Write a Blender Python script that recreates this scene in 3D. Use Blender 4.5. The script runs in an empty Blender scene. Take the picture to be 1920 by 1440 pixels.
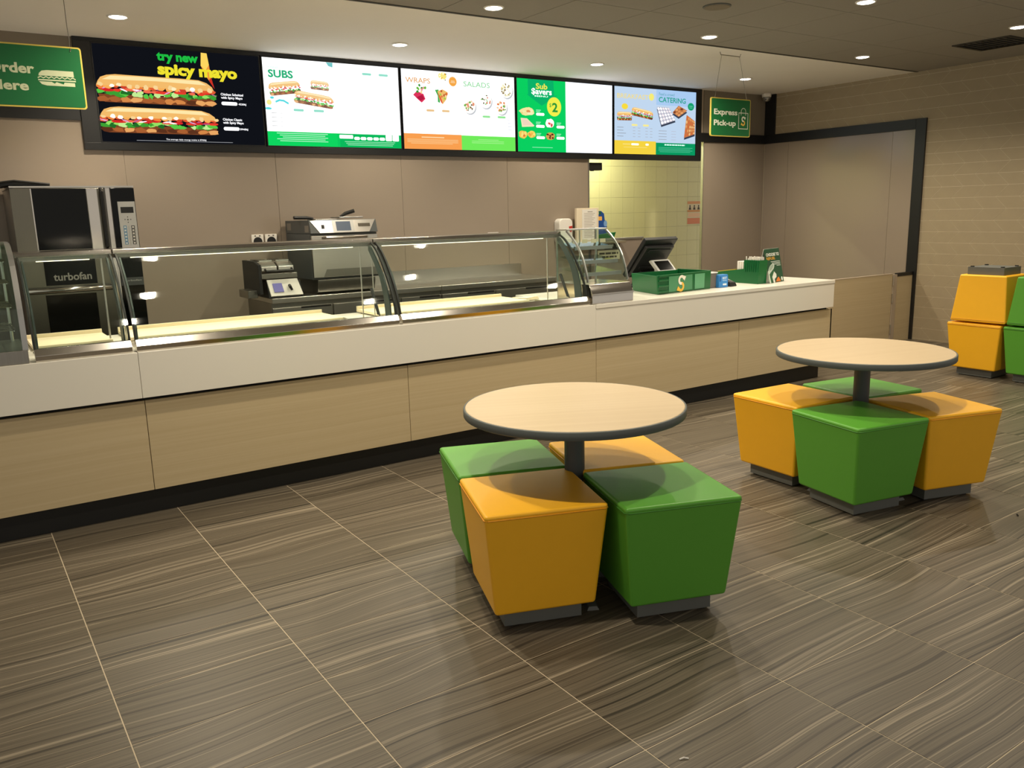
import bpy, bmesh, math, random
from mathutils import Vector, Matrix
random.seed(7)
S = bpy.context.scene
C = S.collection
PI = math.pi

# ------------------------------------------------------------------ camera
CAM = Vector((0.32539, -2.16365, 1.50681))
YAW, PITCH, ROLL, FPX = -0.590642, 0.202264, -0.024463, 1567.38
_f = Vector((-math.sin(YAW)*math.cos(PITCH), math.cos(YAW)*math.cos(PITCH), -math.sin(PITCH)))
_r0 = Vector((math.cos(YAW), math.sin(YAW), 0)); _u0 = _r0.cross(_f)
_r = math.cos(ROLL)*_r0 + math.sin(ROLL)*_u0
_u = -math.sin(ROLL)*_r0 + math.cos(ROLL)*_u0
cd = bpy.data.cameras.new('camera'); cam = bpy.data.objects.new('camera', cd); C.objects.link(cam)
cd.sensor_width = 36.0; cd.lens = FPX/1920*36.0; cd.clip_start = 0.02; cd.clip_end = 100
M = Matrix((( _r.x, _u.x, -_f.x, CAM.x), (_r.y, _u.y, -_f.y, CAM.y), (_r.z, _u.z, -_f.z, CAM.z), (0, 0, 0, 1)))
cam.matrix_world = M
S.camera = cam
S.cycles.transparent_max_bounces = 32

# ------------------------------------------------------------------ world + exposure
LAMP_W = 126.0
LAMP_COL = (1.0, 0.88, 0.69)
SCREEN_E = 1.5
w = bpy.data.worlds.new('world'); S.world = w; w.use_nodes = True
w.node_tree.nodes['Background'].inputs[0].default_value = (1.0, 0.92, 0.80, 1)
w.node_tree.nodes['Background'].inputs[1].default_value = 0.60
S.view_settings.view_transform = 'Standard'; S.view_settings.look = 'None'
S.view_settings.gamma = 1.0; S.view_settings.use_curve_mapping = False
S.view_settings.exposure = 0.0

# ------------------------------------------------------------------ materials
def lin(c):
    o = []
    for v in c[:3]:
        v = v/255.0
        o.append(v/12.92 if v <= 0.04045 else ((v+0.055)/1.055)**2.4)
    return (o[0], o[1], o[2], 1.0)
MATS = {}
def mat(name, col, rough=0.5, metal=0.0, spec=0.5, noise=0.0, nscale=20.0, bump=0.0, bscale=200.0, stretch=None, coat=0.0):
    m = bpy.data.materials.new(name); m.use_nodes = True
    nt = m.node_tree; b = nt.nodes['Principled BSDF']
    b.inputs['Base Color'].default_value = lin(col); b.inputs['Roughness'].default_value = rough
    b.inputs['Metallic'].default_value = metal; b.inputs['Specular IOR Level'].default_value = spec
    if coat: b.inputs['Coat Weight'].default_value = coat; b.inputs['Coat Roughness'].default_value = 0.08
    if noise or bump:
        tc = nt.nodes.new('ShaderNodeTexCoord'); mp = nt.nodes.new('ShaderNodeMapping')
        nt.links.new(tc.outputs['Object'], mp.inputs['Vector'])
        if stretch: mp.inputs['Scale'].default_value = stretch
    if noise:
        n = nt.nodes.new('ShaderNodeTexNoise'); n.inputs['Scale'].default_value = nscale; n.inputs['Detail'].default_value = 4
        nt.links.new(mp.outputs[0], n.inputs['Vector'])
        mx = nt.nodes.new('ShaderNodeMix'); mx.data_type = 'RGBA'
        l = lin(col); mx.inputs['A'].default_value = tuple(v*(1-noise) for v in l[:3])+(1,)
        mx.inputs['B'].default_value = tuple(min(1, v*(1+noise)) for v in l[:3])+(1,)
        nt.links.new(n.outputs['Fac'], mx.inputs['Factor']); nt.links.new(mx.outputs['Result'], b.inputs['Base Color'])
    if bump:
        n2 = nt.nodes.new('ShaderNodeTexNoise'); n2.inputs['Scale'].default_value = bscale; n2.inputs['Detail'].default_value = 2
        nt.links.new(mp.outputs[0], n2.inputs['Vector'])
        bp = nt.nodes.new('ShaderNodeBump'); bp.inputs['Strength'].default_value = bump; bp.inputs['Distance'].default_value = 0.002
        nt.links.new(n2.outputs['Fac'], bp.inputs['Height']); nt.links.new(bp.outputs[0], b.inputs['Normal'])
    MATS[name] = m
    return m
def emat(name, col, strength):
    m = bpy.data.materials.new(name); m.use_nodes = True; nt = m.node_tree
    nt.nodes.remove(nt.nodes['Principled BSDF'])
    e = nt.nodes.new('ShaderNodeEmission'); e.inputs[0].default_value = col; e.inputs[1].default_value = strength
    nt.links.new(e.outputs[0], nt.nodes['Material Output'].inputs[0]); MATS[name] = m
    return m
def colmat(name, emissive, strength=1.0, rough=0.45):
    m = bpy.data.materials.new(name); m.use_nodes = True; nt = m.node_tree
    a = nt.nodes.new('ShaderNodeAttribute'); a.attribute_name = 'Col'
    b = nt.nodes['Principled BSDF']
    if emissive:
        nt.nodes.remove(b); e = nt.nodes.new('ShaderNodeEmission'); e.inputs[1].default_value = strength
        nt.links.new(a.outputs['Color'], e.inputs[0]); nt.links.new(e.outputs[0], nt.nodes['Material Output'].inputs[0])
    else:
        b.inputs['Roughness'].default_value = rough; nt.links.new(a.outputs['Color'], b.inputs['Base Color'])
    MATS[name] = m
    return m
def glassmat(name, tint=(0.93, 0.97, 0.94), ior=1.42):
    m = bpy.data.materials.new(name); m.use_nodes = True; nt = m.node_tree
    nt.nodes.remove(nt.nodes['Principled BSDF'])
    t = nt.nodes.new('ShaderNodeBsdfTransparent'); t.inputs[0].default_value = tint+(1,)
    g = nt.nodes.new('ShaderNodeBsdfGlossy'); g.inputs['Roughness'].default_value = 0.03
    lw = nt.nodes.new('ShaderNodeLayerWeight'); lw.inputs[0].default_value = 0.5
    pw = nt.nodes.new('ShaderNodeMath'); pw.operation = 'POWER'; pw.inputs[1].default_value = 4.0; nt.links.new(lw.outputs['Facing'], pw.inputs[0])
    fr = nt.nodes.new('ShaderNodeMath'); fr.operation = 'MULTIPLY_ADD'; fr.inputs[1].default_value = 0.55; fr.inputs[2].default_value = (ior-1)*0.05; nt.links.new(pw.outputs[0], fr.inputs[0])
    mx = nt.nodes.new('ShaderNodeMixShader')
    nt.links.new(fr.outputs[0], mx.inputs[0]); nt.links.new(t.outputs[0], mx.inputs[1]); nt.links.new(g.outputs[0], mx.inputs[2])
    nt.links.new(mx.outputs[0], nt.nodes['Material Output'].inputs[0]); MATS[name] = m
    return m

def streakmat(name, stops, ys, xs, warp, rough, fine=0.35, spec=0.35, perobj=True, bump=0.06, across='y'):
    """long wavy streaks running along local X"""
    m = bpy.data.materials.new(name); m.use_nodes = True; nt = m.node_tree; N = nt.nodes; L = nt.links
    b = N['Principled BSDF']; b.inputs['Roughness'].default_value = rough; b.inputs['Specular IOR Level'].default_value = spec
    tc = N.new('ShaderNodeTexCoord'); oi = N.new('ShaderNodeObjectInfo')
    sc = N.new('ShaderNodeVectorMath'); sc.operation = 'SCALE'; sc.inputs[0].default_value = (13.7, 7.3, 3.1) if perobj else (0, 0, 0)
    L.new(oi.outputs['Random'], sc.inputs['Scale'])
    ad = N.new('ShaderNodeVectorMath'); L.new(tc.outputs['Object'], ad.inputs[0]); L.new(sc.outputs[0], ad.inputs[1])
    wn = N.new('ShaderNodeTexNoise'); wn.inputs['Scale'].default_value = 1.5; wn.inputs['Detail'].default_value = 0.3
    wm = N.new('ShaderNodeMapping'); wm.inputs['Scale'].default_value = (1.0, 0.45, 0.45); L.new(ad.outputs[0], wm.inputs['Vector']); L.new(wm.outputs[0], wn.inputs['Vector'])
    ma = N.new('ShaderNodeMath'); ma.operation = 'MULTIPLY_ADD'; ma.inputs[1].default_value = warp; ma.inputs[2].default_value = -warp/2
    L.new(wn.outputs['Fac'], ma.inputs[0])
    cx = N.new('ShaderNodeCombineXYZ'); L.new(ma.outputs[0], cx.inputs['Y']); L.new(ma.outputs[0], cx.inputs['Z'])
    ad2 = N.new('ShaderNodeVectorMath'); L.new(ad.outputs[0], ad2.inputs[0]); L.new(cx.outputs[0], ad2.inputs[1])
    mp = N.new('ShaderNodeMapping'); kz = (1, 0) if across == 'y' else (0, 1); mp.inputs['Scale'].default_value = (xs, ys*kz[0], ys*kz[1]); L.new(ad2.outputs[0], mp.inputs['Vector'])
    n1 = N.new('ShaderNodeTexNoise'); n1.inputs['Scale'].default_value = 1.0; n1.inputs['Detail'].default_value = 3; n1.inputs['Roughness'].default_value = 0.6
    L.new(mp.outputs[0], n1.inputs['Vector'])
    mp2 = N.new('ShaderNodeMapping'); mp2.inputs['Scale'].default_value = (xs*1.5, ys*4.2*kz[0], ys*4.2*kz[1]); L.new(ad2.outputs[0], mp2.inputs['Vector'])
    n2 = N.new('ShaderNodeTexNoise'); n2.inputs['Scale'].default_value = 1.0; n2.inputs['Detail'].default_value = 2
    L.new(mp2.outputs[0], n2.inputs['Vector'])
    mf = N.new('ShaderNodeMix'); mf.inputs['Factor'].default_value = fine
    L.new(n1.outputs['Fac'], mf.inputs['A']); L.new(n2.outputs['Fac'], mf.inputs['B'])
    rp = N.new('ShaderNodeValToRGB'); cr = rp.color_ramp
    while len(cr.elements) < len(stops): cr.elements.new(0.5)
    for e, (p, c) in zip(cr.elements, stops): e.position = p; e.color = lin(c)
    L.new(mf.outputs['Result'], rp.inputs[0]); L.new(rp.outputs[0], b.inputs['Base Color'])
    if bump:
        bp = N.new('ShaderNodeBump'); bp.inputs['Strength'].default_value = bump; bp.inputs['Distance'].default_value = 0.002
        L.new(mf.outputs['Result'], bp.inputs['Height']); L.new(bp.outputs[0], b.inputs['Normal'])
    MATS[name] = m
    return m

streakmat('floor_tile', [(0.36, (46, 42, 35)), (0.43, (74, 67, 56)), (0.49, (104, 95, 80)), (0.54, (82, 75, 63)), (0.63, (144, 133, 114))], 36, 0.25, 0.12, 0.40, fine=0.36)
streakmat('oak', [(0.30, (184, 165, 129)), (0.5, (191, 173, 137)), (0.72, (198, 181, 146))], 22, 0.3, 0.03, 0.45, fine=0.45, across='z')
streakmat('table_laminate', [(0.30, (192, 170, 136)), (0.5, (198, 177, 143)), (0.72, (203, 183, 150))], 24, 0.3, 0.03, 0.40, fine=0.4)
mat('grout', (196, 182, 156), 0.8, noise=0.08)
mat('plaster_white', (246, 242, 236), 0.85, noise=0.02, nscale=3)
mat('ceiling_grey', (150, 145, 136), 0.9, noise=0.05, nscale=60)
mat('ceiling_grid', (72, 69, 63), 0.8)
mat('upper_wall', (128, 118, 103), 0.75, noise=0.03)
mat('gloss_panel', (150, 137, 122), 0.17, spec=0.45, noise=0.03, nscale=2)
mat('panel_joint', (176, 160, 140), 0.6)
mat('chevron_tile', (160, 145, 118), 0.55, noise=0.06, nscale=14)
mat('chevron_grout', (216, 204, 178), 0.8)
mat('black_frame', (20, 21, 22), 0.42)
mat('black_plastic', (14, 15, 16), 0.55, noise=0.1, nscale=30)
mat('screen_bezel', (14, 15, 18), 0.35)
mat('black_glass', (5, 7, 7), 0.10, spec=0.22)
mat('plinth_black', (14, 15, 15), 0.5)
mat('counter_white', (226, 222, 210), 0.28, noise=0.01, nscale=3)
mat('shadow_gap', (10, 10, 10), 0.7)
mat('steel', (206, 202, 195), 0.30, metal=1.0, noise=0.08, nscale=6, stretch=(1, 1, 40))
mat('steel_bright', (205, 200, 192), 0.16, metal=1.0)
mat('steel_dark', (150, 147, 140), 0.33, metal=1.0, noise=0.1, nscale=6, stretch=(40, 1, 1))
mat('oven_steel_dark_reflection', (122, 119, 108), 0.30, metal=1.0, noise=0.06, nscale=6, stretch=(40, 1, 1))  # base colour darkened to imitate dark surroundings reflected in the oven steel
mat('aluminium', (170, 170, 168), 0.35, metal=0.9)
mat('board_cream', (236, 222, 188), 0.5, noise=0.03, nscale=5)
mat('strut_teal', (58, 70, 70), 0.45)
mat('vinyl_yellow', (250, 186, 34), 0.40, bump=0.15, bscale=350, noise=0.02)
mat('vinyl_green', (88, 160, 50), 0.40, bump=0.15, bscale=350, noise=0.02)
mat('piping_yellow', (214, 146, 14), 0.45)
mat('piping_green', (60, 124, 34), 0.45)
mat('grey_paint', (98, 100, 96), 0.5, noise=0.04)
mat('grey_dark', (66, 70, 70), 0.45)
mat('edge_grey', (84, 90, 88), 0.5)
mat('sign_green', (26, 108, 58), 0.35)
mat('sign_yellow', (226, 202, 92), 0.4)
mat('wire', (150, 146, 136), 0.35, metal=0.8)
mat('bin_green', (8, 96, 48), 0.35, noise=0.05)
mat('white_plastic', (232, 228, 220), 0.35)
mat('red_plastic', (190, 50, 40), 0.4)
mat('cream_tile', (226, 222, 178), 0.25, noise=0.02)
mat('tile_grout', (168, 160, 128), 0.8)
mat('paper', (226, 212, 186), 0.8)
mat('blue_card', (24, 74, 150), 0.4)
mat('blue_box', (52, 134, 206), 0.4)
mat('grey_box', (112, 106, 98), 0.4)
mat('yellow_card', (214, 192, 74), 0.5)
mat('silver_plastic', (186, 186, 182), 0.35, metal=0.4)
mat('lcd_blue', (92, 104, 122), 0.2)
mat('lcd_violet', (96, 92, 176), 0.25)
mat('handle_black', (20, 19, 18), 0.45)
mat('vent_dark', (60, 56, 48), 0.8)
mat('crumb_dark', (24, 20, 16), 0.8)
mat('partition', (134, 122, 110), 0.5)
glassmat('glass'); glassmat('glass_shelf', (0.88, 0.95, 0.91), 1.45)
emat('lamp_lens', (1.0, 0.92, 0.80, 1), 14.0)
emat('led_strip', (1.0, 0.86, 0.60, 1), 3.0)
emat('corridor_tube', (1.0, 0.98, 0.66, 1), 5.0)
colmat('screen_print', True, SCREEN_E); colmat('print', False)

# ------------------------------------------------------------------ mesh helpers
class MB:
    def __init__(s): s.v = []; s.f = []
    def add(s, vs, fs):
        o = len(s.v); s.v += [tuple(p) for p in vs]; s.f += [tuple(i+o for i in f) for f in fs]; return s
    def box(s, x0, x1, y0, y1, z0, z1):
        return s.add([(x0,y0,z0),(x1,y0,z0),(x1,y1,z0),(x0,y1,z0),(x0,y0,z1),(x1,y0,z1),(x1,y1,z1),(x0,y1,z1)],
                     [(0,3,2,1),(4,5,6,7),(0,1,5,4),(1,2,6,5),(2,3,7,6),(3,0,4,7)])
    def hexa(s, b, t):      # bottom 4 ccw, top 4 ccw
        return s.add(list(b)+list(t), [(0,3,2,1),(4,5,6,7),(0,1,5,4),(1,2,6,5),(2,3,7,6),(3,0,4,7)])
    def prism(s, pts, a0, a1, axis='x'):   # polygon in the other two coords (in order), extruded along axis
        n = len(pts)
        def P(p, a):
            return (a, p[0], p[1]) if axis == 'x' else ((p[0], a, p[1]) if axis == 'y' else (p[0], p[1], a))
        area = sum(pts[i][0]*pts[(i+1) % n][1]-pts[(i+1) % n][0]*pts[i][1] for i in range(n))
        if (area < 0) != (axis == 'y'): pts = pts[::-1]
        vs = [P(p, a0) for p in pts]+[P(p, a1) for p in pts]
        fs = [tuple(range(n-1, -1, -1)), tuple(range(n, 2*n))]+[(i, (i+1) % n, n+(i+1) % n, n+i) for i in range(n)]
        return s.add(vs, fs)
    def tube(s, path, r, n=8, cap=True):
        path = [Vector(p) for p in path]; rings = []
        for i, p in enumerate(path):
            d = (path[min(i+1, len(path)-1)]-path[max(i-1, 0)]).normalized()
            a = Vector((0, 0, 1)) if abs(d.z) < 0.9 else Vector((1, 0, 0))
            u = d.cross(a).normalized(); v = d.cross(u).normalized()
            rr = r[i] if isinstance(r, (list, tuple)) else r
            rings.append([p+u*rr*math.cos(2*PI*k/n)+v*rr*math.sin(2*PI*k/n) for k in range(n)])
        vs = [q for R in rings for q in R]; fs = []
        for i in range(len(rings)-1):
            for k in range(n):
                fs.append((i*n+k, i*n+(k+1) % n, (i+1)*n+(k+1) % n, (i+1)*n+k))
        if cap: fs += [tuple(range(n-1, -1, -1)), tuple(range((len(rings)-1)*n, len(rings)*n))]
        return s.add(vs, fs)
    def lathe(s, prof, c=(0, 0, 0), n=32):     # prof: (r,z)
        vs = []; fs = []
        for r, z in prof:
            for k in range(n): vs.append((c[0]+r*math.cos(2*PI*k/n), c[1]+r*math.sin(2*PI*k/n), c[2]+z))
        m = len(prof)
        for i in range(m-1):
            for k in range(n): fs.append((i*n+k, i*n+(k+1) % n, (i+1)*n+(k+1) % n, (i+1)*n+k))
        fs += [tuple(range(n-1, -1, -1)), tuple(range((m-1)*n, m*n))]
        return s.add(vs, fs)
def box(*a): return MB().box(*a)

def tag(o, label=None, cat=None, group=None, kind=None):
    if label: o['label'] = label
    if cat: o['category'] = cat
    if group: o['group'] = group
    if kind: o['kind'] = kind
    return o
def wl(o):
    v = Vector((0, 0, 0))
    while o is not None: v += o.location; o = o.parent
    return v
def obj(name, mb, m, parent=None, bevel=0.0, seg=2, smooth=False, local=False):
    if isinstance(mb, MB):
        me = bpy.data.meshes.new(name)
        off = Vector((0, 0, 0)) if (parent is None or local) else wl(parent)
        me.from_pydata([(v[0]-off.x, v[1]-off.y, v[2]-off.z) for v in mb.v], [], mb.f)
        me.update()
        bm = bmesh.new(); bm.from_mesh(me); bmesh.ops.recalc_face_normals(bm, faces=bm.faces); bm.to_mesh(me); bm.free()
    else: me = mb
    o = bpy.data.objects.new(name, me); C.objects.link(o)
    if m is not None and len(me.materials) == 0: me.materials.append(MATS[m] if isinstance(m, str) else m)
    if parent is not None: o.parent = parent
    if smooth:
        for p in me.polygons: p.use_smooth = True
    if bevel:
        b = o.modifiers.new('bevel', 'BEVEL'); b.width = bevel; b.segments = seg; b.limit_method = 'ANGLE'; b.angle_limit = math.radians(35)
        for p in me.polygons: p.use_smooth = True
        b.harden_normals = True
    return o
def thing(name, label, cat, loc=(0, 0, 0), group=None, rotz=0.0):
    o = bpy.data.objects.new(name, None); C.objects.link(o); o.location = loc; o.rotation_euler = (0, 0, rotz); o.empty_display_size = 0.1
    return tag(o, label, cat, group)
def struct(name, mb, m, parent=None, **k):
    o = obj(name, mb, m, parent, **k)
    if parent is None: o['kind'] = 'structure'
    return o
def sroot(name):
    o = bpy.data.objects.new(name, None); C.objects.link(o); o['kind'] = 'structure'; return o
def copy_tree(o, parent=None):
    c = o.copy(); C.objects.link(c); c.parent = parent
    for ch in list(o.children): copy_tree(ch, c)
    return c

# flat print: polygons with their own colour on a plane
class Pic:
    def __init__(s, org, ux=(1, 0, 0), uz=(0, 0, 1), step=3e-5, base=4e-4):
        s.o = Vector(org); s.ux = Vector(ux).normalized(); s.uz = Vector(uz).normalized(); s.n = s.ux.cross(s.uz)
        s.v = []; s.f = []; s.c = []; s.k = 0; s.step = step; s.base = base
    def pt(s, p, d): return s.o+s.ux*p[0]+s.uz*p[1]+s.n*(s.base+d)
    def poly(s, pts, col):
        i = len(s.v); d = s.k*s.step; s.k += 1
        a = sum(pts[j][0]*pts[(j+1) % len(pts)][1]-pts[(j+1) % len(pts)][0]*pts[j][1] for j in range(len(pts)))
        if a < 0: pts = pts[::-1]
        s.v += [tuple(s.pt(p, d)) for p in pts]; s.f.append(tuple(range(i, i+len(pts)))); s.c.append(lin(col)); return s
    def rect(s, x0, x1, z0, z1, col): return s.poly([(x0, z0), (x1, z0), (x1, z1), (x0, z1)], col)
    def ell(s, cx, cz, rx, rz, col, n=16, ang=0.0, jit=0.0, rnd=None):
        P = []
        for k in range(n):
            t = 2*PI*k/n; j = 1+(rnd.uniform(-jit, jit) if rnd else 0)
            x, z = rx*j*math.cos(t), rz*j*math.sin(t)
            P.append((cx+x*math.cos(ang)-z*math.sin(ang), cz+x*math.sin(ang)+z*math.cos(ang)))
        return s.poly(P, col)
    def pill(s, x0, x1, z0, z1, col, r=None, n=5):
        r = min((z1-z0)/2, (x1-x0)/2) if r is None else r; P = []
        for cx, cz, a0 in ((x1-r, z0+r, -PI/2), (x1-r, z1-r, 0), (x0+r, z1-r, PI/2), (x0+r, z0+r, PI)):
            for k in range(n+1): P.append((cx+r*math.cos(a0+k*PI/2/n), cz+r*math.sin(a0+k*PI/2/n)))
        return s.poly(P, col)
    def stroke(s, path, wd, col):
        for a, b in zip(path[:-1], path[1:]):
            d = Vector((b[0]-a[0], b[1]-a[1])); n = Vector((-d.y, d.x)).normalized()*wd/2; e = d.normalized()*wd*0.25
            k0 = s.k
            s.poly([(a[0]-e.x+n.x, a[1]-e.y+n.y), (a[0]-e.x-n.x, a[1]-e.y-n.y), (b[0]+e.x-n.x, b[1]+e.y-n.y), (b[0]+e.x+n.x, b[1]+e.y+n.y)], col)
        return s
    def text(s, string, x0, x1, z, cap, col, bold=0.0):
        V, F, x_lo, x_hi, H = glyphs(string, bold)
        sx = (x1-x0)/(x_hi-x_lo); sz = cap/H; i = len(s.v); d = s.k*s.step; s.k += 1
        s.v += [tuple(s.pt((x0+(p[0]-x_lo)*sx, z+p[1]*sz), d)) for p in V]
        for f in F: s.f.append(tuple(j+i for j in f)); s.c.append(lin(col))
        return s
    def build(s, name, parent, m='print', label=None):
        me = bpy.data.meshes.new(name); off = wl(parent) if parent is not None else Vector((0, 0, 0))
        me.from_pydata([(v[0]-off.x, v[1]-off.y, v[2]-off.z) for v in s.v], [], s.f)
        ca = me.color_attributes.new('Col', 'FLOAT_COLOR', 'CORNER'); li = 0
        for p, c in zip(me.polygons, s.c):
            if m == 'screen_print' and min(c[:3]) < 0.58: c = tuple(v/SCREEN_E for v in c[:3])+(1,)
            for _ in range(p.loop_total): ca.data[li].color = c; li += 1
        o = obj(name, me, m, parent)
        if name in ('small_print', 'swirl_pattern', 'print_lines', 'keys'): o['kind'] = 'stuff'
        if label: o['label'] = label
        return o
def dashes(p, x0, x1, z, h, col, seed=1):      # print too small to read: word-long strokes
    r = random.Random(seed); x = x0
    while x < x1:
        w_ = min(r.uniform(1.6, 4.2)*h, x1-x); p.rect(x, x+w_, z, z+h, col); x += w_+0.5*h
    return p
_G = {}
def glyphs(string, bold):
    key = (string, bold)
    if key in _G: return _G[key]
    def raw(t):
        cu = bpy.data.curves.new('lettering', 'FONT'); cu.body = t; cu.size = 1.0; cu.offset = bold; cu.resolution_u = 3
        ob = bpy.data.objects.new('lettering', cu); me = bpy.data.meshes.new_from_object(ob)
        V = [(v.co.x, v.co.y) for v in me.vertices]; F = []
        for p in me.polygons:
            ii = list(p.vertices)
            a = sum(V[ii[j]][0]*V[ii[(j+1) % len(ii)]][1]-V[ii[(j+1) % len(ii)]][0]*V[ii[j]][1] for j in range(len(ii)))
            F.append(tuple(ii if a > 0 else ii[::-1]))
        bpy.data.objects.remove(ob); bpy.data.curves.remove(cu); bpy.data.meshes.remove(me)
        return V, F
    V, F = raw(string); hV, _ = raw('H')
    H = max(p[1] for p in hV)-min(p[1] for p in hV)
    _G[key] = (V, F, min(p[0] for p in V), max(p[0] for p in V), H)
    return _G[key]

def project(p):
    d = Vector(p)-CAM; z = d.dot(_f)
    if z < 0.05: return None
    return (960+FPX*d.dot(_r)/z, 720-FPX*d.dot(_u)/z)

# ------------------------------------------------------------------ setting
ZC = 2.885; XW = 9.273; YB = 5.218
floor = struct('floor', box(-3.0, 9.9, -3.6, 6.5, -0.12, -0.0012), 'grout')
tile_me = None; rest = MB(); pieces = []
for i in range(-5, 16):
    for j in range(-12, 22):
        x0, y0 = i*0.6, j*0.3
        if x0+0.6 > 9.6 and y0 < 5.0: continue
        seen = False
        if y0 < 2.38 or x0 > 6.6:
            for a in (0, 0.3, 0.6):
                for b in (0, 0.15, 0.3):
                    q = project((x0+a, y0+b, 0))
                    if q and -40 < q[0] < 1960 and -40 < q[1] < 1480: seen = True
        if x0 > 6.6 and y0 > 3.1: seen = False
        if seen: pieces.append(((Vector((x0+0.3, y0+0.15, 0))-CAM).length, x0, y0))
        else: rest.box(x0+0.0021, x0+0.5979, y0+0.0021, y0+0.2979, -0.004, 0.0)
pieces.sort()
for n, (d, x0, y0) in enumerate(pieces):
    if n >= 298:
        rest.box(x0+0.0021, x0+0.5979, y0+0.0021, y0+0.2979, -0.004, 0.0); continue
    if tile_me is None:
        o = obj('floor_tile', box(-0.2979, 0.2979, -0.1479, 0.1479, -0.002, 0.0), 'floor_tile', floor, local=True); tile_me = o.data
    else: o = obj('floor_tile', tile_me, 'floor_tile', floor)
    o.location = (x0+0.3, y0+0.15, 0)
ro = obj('floor_tiles_beyond', rest, 'floor_tile', floor); ro['kind'] = 'stuff'

# ceilings
struct('ceiling', box(-3.0, 9.4, 3.225, 5.34, ZC, ZC+0.12), 'plaster_white')
cg = struct('ceiling_suspended', box(-3.0, 9.4, -3.6, 3.205, ZC+0.006, ZC+0.12), 'ceiling_grid')
pan = None
for i in range(-11, 7):
    for j in range(0, 8):
        x0 = 4.727+i*0.668; y1 = 3.20-j*0.675
        xa, xb = x0+0.003, min(x0+0.665, 9.27)
        if xb-xa < 0.1: continue
        if xb-xa < 0.66: o = obj('ceiling_tile', box(xa, xb, y1-0.672, y1-0.003, ZC-0.002, ZC+0.006), 'ceiling_grey', cg); continue
        if pan is None:
            o = obj('ceiling_tile', box(-0.331, 0.331, -0.3345, 0.3345, -0.002, 0.006), 'ceiling_grey', cg, local=True); pan = o.data
        else: o = obj('ceiling_tile', pan, 'ceiling_grey', cg)
        o.location = (x0+0.334, y1-0.3375, ZC)
struct('trim_1', box(-3.0, 9.27, 3.200, 3.226, ZC-0.006, ZC+0.03), 'ceiling_grid')

# back wall
wb = struct('wall_back', MB().box(-2.6, 6.363, YB+0.012, YB+0.14, 0, ZC).box(8.15, 9.4, YB+0.012, YB+0.03, 0, ZC).box(6.363, 8.15, YB+0.012, YB+0.14, 2.30, ZC), 'panel_joint')
segs = [-2.02, -0.80, 0.415, 1.63, 2.85, 4.065, 5.28, 6.355]
for a, b in zip(segs[:-1], segs[1:]):
    obj('wall_panel', box(a+0.0015, b-0.0015, YB, YB+0.0125, 0.0, 2.285), 'gloss_panel', wb)
obj('wall_panel', box(8.152, 9.262, YB, YB+0.0125, 0.0, 2.285), 'gloss_panel', wb)
obj('upper_wall', MB().box(-2.6, 6.363, YB+0.002, YB+0.0125, 2.39, ZC).box(8.15, 9.27, YB+0.002, YB+0.0125, 2.39, ZC), 'upper_wall', wb)
struct('trim_2', MB().box(-2.0, 1.354, YB-0.022, YB+0.002, 2.277, 2.372), 'black_frame', bevel=0.002)
struct('trim_3', MB().box(8.072, 9.27, YB-0.022, YB+0.002, 2.287, 2.392), 'black_frame', bevel=0.002)
struct('trim_4', MB().box(6.352, 6.366, YB-0.006, YB+0.14, 0, 2.30), 'aluminium')
struct('trim_5', MB().box(8.147, 8.156, YB-0.006, YB+0.03, 0, 2.30), 'aluminium')

# right wall with chevron tiles
wr = struct('wall_right', MB().box(XW+0.0012, XW+0.14, -0.9, YB+0.14, 0, ZC), 'chevron_grout')
def clip(poly, lo, hi, ax):
    for sgn, lim in ((1, lo), (-1, hi)):
        out = []
        for i in range(len(poly)):
            p, q = poly[i], poly[(i+1) % len(poly)]
            dp, dq = sgn*(p[ax]-lim), sgn*(q[ax]-lim)
            if dp >= 0: out.append(p)
            if (dp >= 0) != (dq >= 0):
                t = dp/(dp-dq); out.append((p[0]+(q[0]-p[0])*t, p[1]+(q[1]-p[1])*t))
        poly = out
        if len(poly) < 3: return []
    return poly
RH, CWD, LEAN = 0.1178, 0.2272, 0.113
shared = {}
def chev(region):
    ya, yb, za, zb = region
    for r in range(-14, 13):
        zl = 1.547+r*RH
        if zl+RH < za+0.01 or zl > zb-0.01: continue
        ev = (r % 2 == 0)
        for k in range(-16, 22):
            b0 = 2.962+k*CWD-(0 if ev else LEAN); t0 = 2.962+k*CWD-(LEAN if ev else 0)
            g = 0.0016
            P = [(b0+g, zl+g), (b0+CWD-g, zl+g), (t0+CWD-g, zl+RH-g), (t0+g, zl+RH-g)]
            Q = clip(clip(P, ya, yb, 0), za, zb, 1)
            if len(Q) < 3: continue
            ar = abs(sum(Q[i][0]*Q[(i+1) % len(Q)][1]-Q[(i+1) % len(Q)][0]*Q[i][1] for i in range(len(Q))))/2
            if ar < 0.0015: continue
            full = len(Q) == 4 and abs(ar-(CWD-2*g)*(RH-2*g)) < 1e-6
            if full and ev in shared: o = obj('wall_tile', shared[ev], 'chevron_tile', wr)
            elif full:
                o = obj('wall_tile', MB().prism([(p[0]-b0, p[1]-zl) for p in P], 0.0, 0.006, 'x'), 'chevron_tile', wr, local=True); shared[ev] = o.data
            else: o = obj('wall_tile', MB().prism([(p[0]-b0, p[1]-zl) for p in Q], 0.0, 0.006, 'x'), 'chevron_tile', wr, local=True)
            o.location = (XW, b0, zl)
chev((1.62, 3.10, 0.0, 2.36)); chev((1.62, 5.18, 2.36, ZC-0.002))
obj('tiles_beyond', MB().box(XW, XW+0.006, -0.9, 1.62, 0, ZC-0.002), 'chevron_tile', wr)['kind'] = 'stuff'
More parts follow.
